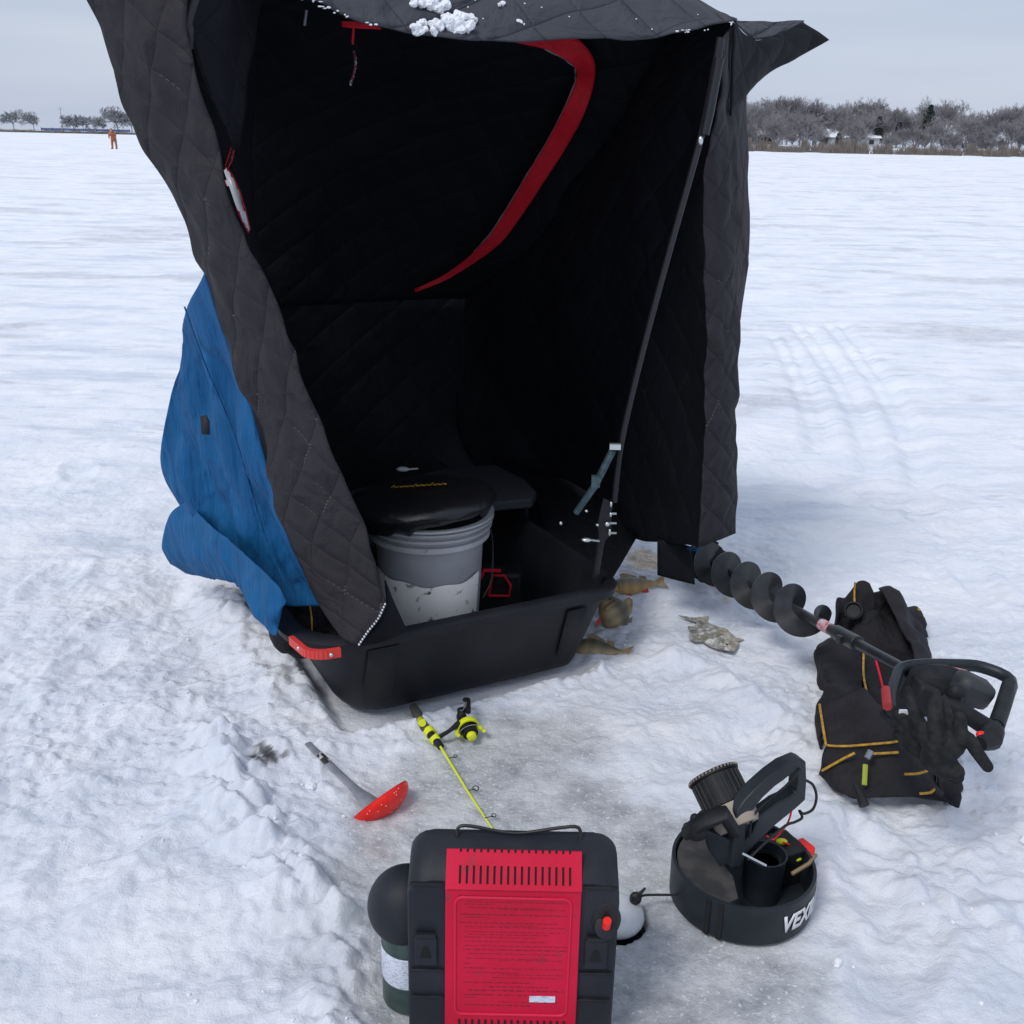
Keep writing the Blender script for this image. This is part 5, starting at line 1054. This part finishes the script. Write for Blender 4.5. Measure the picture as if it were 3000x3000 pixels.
# right wall and tall back lobes
bs('right_side', [[(2575, 1735, 2.78), (2620, 1800, 2.66), (2660, 1880, 2.52), (2692, 1930, 2.40)],
                  [(2612, 1722, 2.80), (2650, 1790, 2.68), (2690, 1870, 2.54), (2712, 1935, 2.42)],
                  [(2632, 1780, 2.86), (2668, 1820, 2.74), (2706, 1880, 2.60), (2722, 1945, 2.46)],
                  [(2692, 1782, 2.90), (2706, 1830, 2.78), (2720, 1900, 2.64), (2724, 1950, 2.50)],
                  [(2700, 1900, 2.95), (2712, 1930, 2.8), (2722, 1960, 2.68), (2726, 1985, 2.55)]], label='right side of the bag')
bs('back_end', [[(2445, 1800, 2.74), (2456, 1752, 2.78), (2482, 1748, 2.80), (2515, 1704, 2.84), (2545, 1712, 2.84), (2560, 1735, 2.82), (2616, 1724, 2.82), (2634, 1780, 2.82)],
                [(2446, 1840, 2.72), (2470, 1800, 2.76), (2500, 1790, 2.78), (2530, 1770, 2.80), (2560, 1780, 2.80), (2590, 1790, 2.80), (2630, 1800, 2.80), (2650, 1830, 2.80)],
                [(2430, 1900, 2.70), (2460, 1890, 2.74), (2490, 1880, 2.76), (2530, 1870, 2.78), (2570, 1870, 2.78), (2600, 1870, 2.78), (2640, 1870, 2.78), (2680, 1880, 2.78)]], a=5, label='folded back end of the bag')
bs('mouth', [[(2470, 1870, 2.66), (2540, 1800, 2.72), (2600, 1800, 2.74), (2650, 1840, 2.70)],
             [(2500, 1960, 2.52), (2560, 1900, 2.60), (2620, 1900, 2.60), (2690, 1930, 2.54)],
             [(2540, 2060, 2.34), (2600, 2000, 2.42), (2660, 2000, 2.42), (2724, 1990, 2.44)],
             [(2640, 2150, 2.16), (2680, 2110, 2.22), (2730, 2100, 2.2), (2760, 2080, 2.2)]], a=5, label='dark mouth of the bag')
bs('divider', [[(2528, 1900, 2.56), (2534, 1990, 2.42), (2560, 2060, 2.28), (2580, 2090, 2.20)], [(2560, 1900, 2.60), (2575, 1960, 2.46), (2590, 2030, 2.32), (2606, 2110, 2.18)]], a=5, label='inner divider of the bag')
# near top panel and end pocket
bs('lid_panel', [[(2401, 2064, 2.20), (2450, 2050, 2.20), (2523, 2018, 2.22), (2560, 2050, 2.18)], [(2410, 2120, 2.13), (2470, 2110, 2.12), (2540, 2095, 2.12), (2600, 2100, 2.12)], [(2422, 2186, 2.06), (2480, 2184, 2.05), (2560, 2178, 2.05), (2636, 2172, 2.05)]], w=.006, label='smooth lid panel edged with yellow piping')
bs('end_pocket', [[(2421, 2186, 2.055), (2480, 2188, 2.05), (2560, 2182, 2.05), (2636, 2174, 2.05), (2690, 2195, 2.06), (2735, 2230, 2.08)],
                  [(2410, 2230, 2.02), (2480, 2225, 2.00), (2560, 2220, 2.00), (2640, 2215, 2.00), (2700, 2225, 2.02), (2742, 2255, 2.05)],
                  [(2408, 2262, 2.03), (2470, 2280, 1.98), (2560, 2285, 1.97), (2640, 2275, 1.96), (2700, 2275, 1.98), (2745, 2290, 2.02)],
                  [(2440, 2290, 2.00), (2490, 2335, 1.93), (2570, 2338, 1.93), (2640, 2335, 1.93), (2720, 2340, 1.93), (2780, 2352, 1.93)]], w=.010, label='zipped end pocket of the bag')
bs('right_panel', [[(2735, 2230, 2.08), (2742, 2260, 2.05), (2745, 2300, 2.0), (2785, 2352, 1.94)], [(2770, 2200, 2.2), (2790, 2240, 2.14), (2800, 2290, 2.05), (2800, 2350, 1.96)], [(2780, 2100, 2.35), (2800, 2150, 2.30), (2810, 2220, 2.2), (2802, 2290, 2.1)]], a=4, label='right end panel of the bag')
o = bs('bag_bottom', [[(2410, 2240, 2.14), (2600, 2200, 2.2), (2790, 2290, 2.1)], [(2415, 1960, 2.7), (2560, 1930, 2.75), (2715, 1960, 2.6)]], a=4, b=4, w=.002)
pipe([(2401, 2064, 2.18), (2408, 2110, 2.11), (2418, 2170, 2.04), (2426, 2184, 2.035), (2480, 2186, 2.03), (2560, 2180, 2.03), (2620, 2174, 2.03), (2634, 2165, 2.035), (2620, 2150, 2.05)])
pipe([(2408, 2258, 2.00), (2440, 2240, 1.99), (2480, 2218, 1.985), (2505, 2206, 1.985)]); pipe([(2555, 2208, 1.985), (2600, 2206, 1.985), (2632, 2204, 1.985)])
pipe([(2650, 2268, 1.95), (2690, 2266, 1.955), (2722, 2255, 1.97), (2740, 2238, 2.00)]); pipe([(2696, 2325, 1.92), (2725, 2322, 1.93), (2738, 2312, 1.94)])
pipe([(2505, 1706, 2.80), (2503, 1740, 2.79), (2504, 1770, 2.76)]); pipe([(2616, 1724, 2.78), (2620, 1755, 2.77), (2632, 1782, 2.76)]); pipe([(2692, 1782, 2.86), (2686, 1812, 2.84)], .004)
pipe([(2530, 1905, 2.50), (2530, 1980, 2.38), (2545, 2040, 2.26), (2575, 2085, 2.16)]); obj('red_cord', MB().tube(PY([(2562, 1920, 2.42), (2578, 1980, 2.34), (2592, 2040, 2.22)]), .003, 6, smoothn=4), M_['redfab'], bag)
obj('zip_pull', MB().tube(PY([(2535, 2240, 1.955), (2532, 2300, 1.925)]), .006, 6), mat('olive_pull', (.32, .36, .03), .5), bag); obj('zip_slider', MB().tube(PY([(2552, 2200, 1.97), (2540, 2222, 1.96)]), .007, 6), M_['grey'], bag)
obj('buckle', MB().tube(PY([(2506, 2300, 1.92), (2520, 2330, 1.90), (2532, 2360, 1.88)]), [.008, .010, .012], 8), M_['black'], bag)
obj('strap', MB().tube(PY([(2785, 2290, 1.94), (2792, 2330, 1.92), (2785, 2352, 1.90)]), .02, 8, squash=.3), M_['bag'], bag)
# spare cup inside the bag mouth
cp_ = W(2500, 1790, 2.70); lc = thing('lens_cap', 'round black cap sitting in the back of the open bag', 'cap', tuple(cp_))
obj('cap_rim', MB().lathe([(.022, -.02), (.026, .0), (.026, .012), (.021, .014), (.019, .004), (.002, .004)], (0, 0, 0), Matrix.Rotation(R_(-25), 3, 'Y') @ Matrix.Rotation(R_(50), 3, 'X'), n=28), M_['black'], lc, False)
# ------------------------------------------------------------ gloves
def glove(label, base, palm, fingers, thumb, cuff):
    r = thing('glove', label, 'glove', tuple(base)); mb = MB(); lp_ = lambda l, rad: ([W(*q_)-base for q_ in l], rad)
    for pts, rad in (palm, *fingers, thumb, cuff):
        p_, _ = lp_(pts, rad); mb.tube(p_, rad, 12, smoothn=4)
        mb.ell(p_[-1], (rad[-1],)*3, n=10, m=8); mb.ell(p_[0], (rad[0],)*3, n=10, m=8)
    o = obj('glove_body', mb, M_['glove'], r, False, smoothang=180); md = o.modifiers.new('r', 'REMESH'); md.mode = 'VOXEL'; md.voxel_size = .0035; md.use_smooth_shade = True
    md = o.modifiers.new('s', 'SMOOTH'); md.iterations = 3
    return r
g1 = W(2750, 2180, 1.74)
glove('black knit glove lying on the auger head with its fingers pointing up', g1, ([(2745, 2225, 1.73), (2755, 2190, 1.73), (2765, 2150, 1.74)], [.030, .036, .034]),
      [([(2720, 2170, 1.74), (2690, 2110, 1.75), (2672, 2065, 1.76), (2660, 2022, 1.77)], [.018, .013, .012, .009]),
       ([(2748, 2160, 1.72), (2740, 2100, 1.73), (2736, 2055, 1.75), (2738, 2034, 1.76)], [.018, .0155, .015, .012]),
       ([(2790, 2170, 1.72), (2778, 2120, 1.74), (2768, 2080, 1.77), (2762, 2055, 1.79)], [.018, .014, .013, .010]),
       ([(2800, 2190, 1.71), (2812, 2150, 1.71), (2813, 2110, 1.72), (2808, 2098, 1.72)], [.018, .014, .013, .010])],
      ([(2790, 2200, 1.72), (2830, 2160, 1.70), (2860, 2200, 1.68), (2893, 2246, 1.66)], [.018, .014, .013, .0115]), ([(2740, 2220, 1.73), (2780, 2250, 1.72), (2800, 2262, 1.71)], [.030, .025, .018]))
g2 = W(2690, 2180, 1.80)
glove('black knit glove half under the other one, its long fingers trailing over the bag', g2, ([(2700, 2170, 1.80), (2730, 2200, 1.80), (2760, 2235, 1.80)], [.026, .030, .028]),
      [([(2690, 2170, 1.79), (2650, 2135, 1.82), (2610, 2105, 1.86), (2588, 2090, 1.88)], [.016, .0125, .011, .009]),
       ([(2690, 2150, 1.79), (2660, 2120, 1.81), (2640, 2100, 1.83), (2622, 2088, 1.85)], [.016, .012, .011, .009]),
       ([(2700, 2200, 1.78), (2665, 2175, 1.80), (2640, 2160, 1.83), (2625, 2150, 1.85)], [.016, .012, .011, .009]),
       ([(2705, 2210, 1.78), (2680, 2200, 1.80), (2665, 2190, 1.82), (2655, 2182, 1.84)], [.015, .011, .010, .009])],
      ([(2720, 2200, 1.77), (2745, 2225, 1.76), (2770, 2250, 1.75), (2790, 2272, 1.74)], [.016, .013, .012, .010]), ([(2745, 2230, 1.80), (2790, 2265, 1.78), (2800, 2275, 1.77)], [.027, .022, .017]))
# loose slush crumbs around the sled and the slush patch
mb = MB(); rr = random.Random(17)
for k in range(700):
    x, y = rr.uniform(-1.2, 1.3), rr.uniform(1.25, 3.0)
    im = float(ice_mask(np.array([x]), np.array([y]))[0])
    if rr.random() < im*.75+.25 or mn.noise(Vector((x*5, y*5, 0))) < .05: continue
    u = (Vector((x, y, 0))-SO).dot(SU); v = (Vector((x, y, 0))-SO).dot(SV)
    if -.9 < u < .03 and v > -.0: continue
    s = rr.uniform(.002, .006)*(1+2*(rr.random() < .05)); mb.ell((x, y, gz(x, y)+s*.3), (s, s*rr.uniform(.6, 1.2), s*.7), n=6, m=4, rot=Matrix.Rotation(rr.uniform(0, 3), 3, 'Z'))
o = obj('snow_crumbs', mb, M_['snowc']); o['kind'] = 'stuff'; o['label'] = 'loose crumbs of snow scattered over the trampled ice'
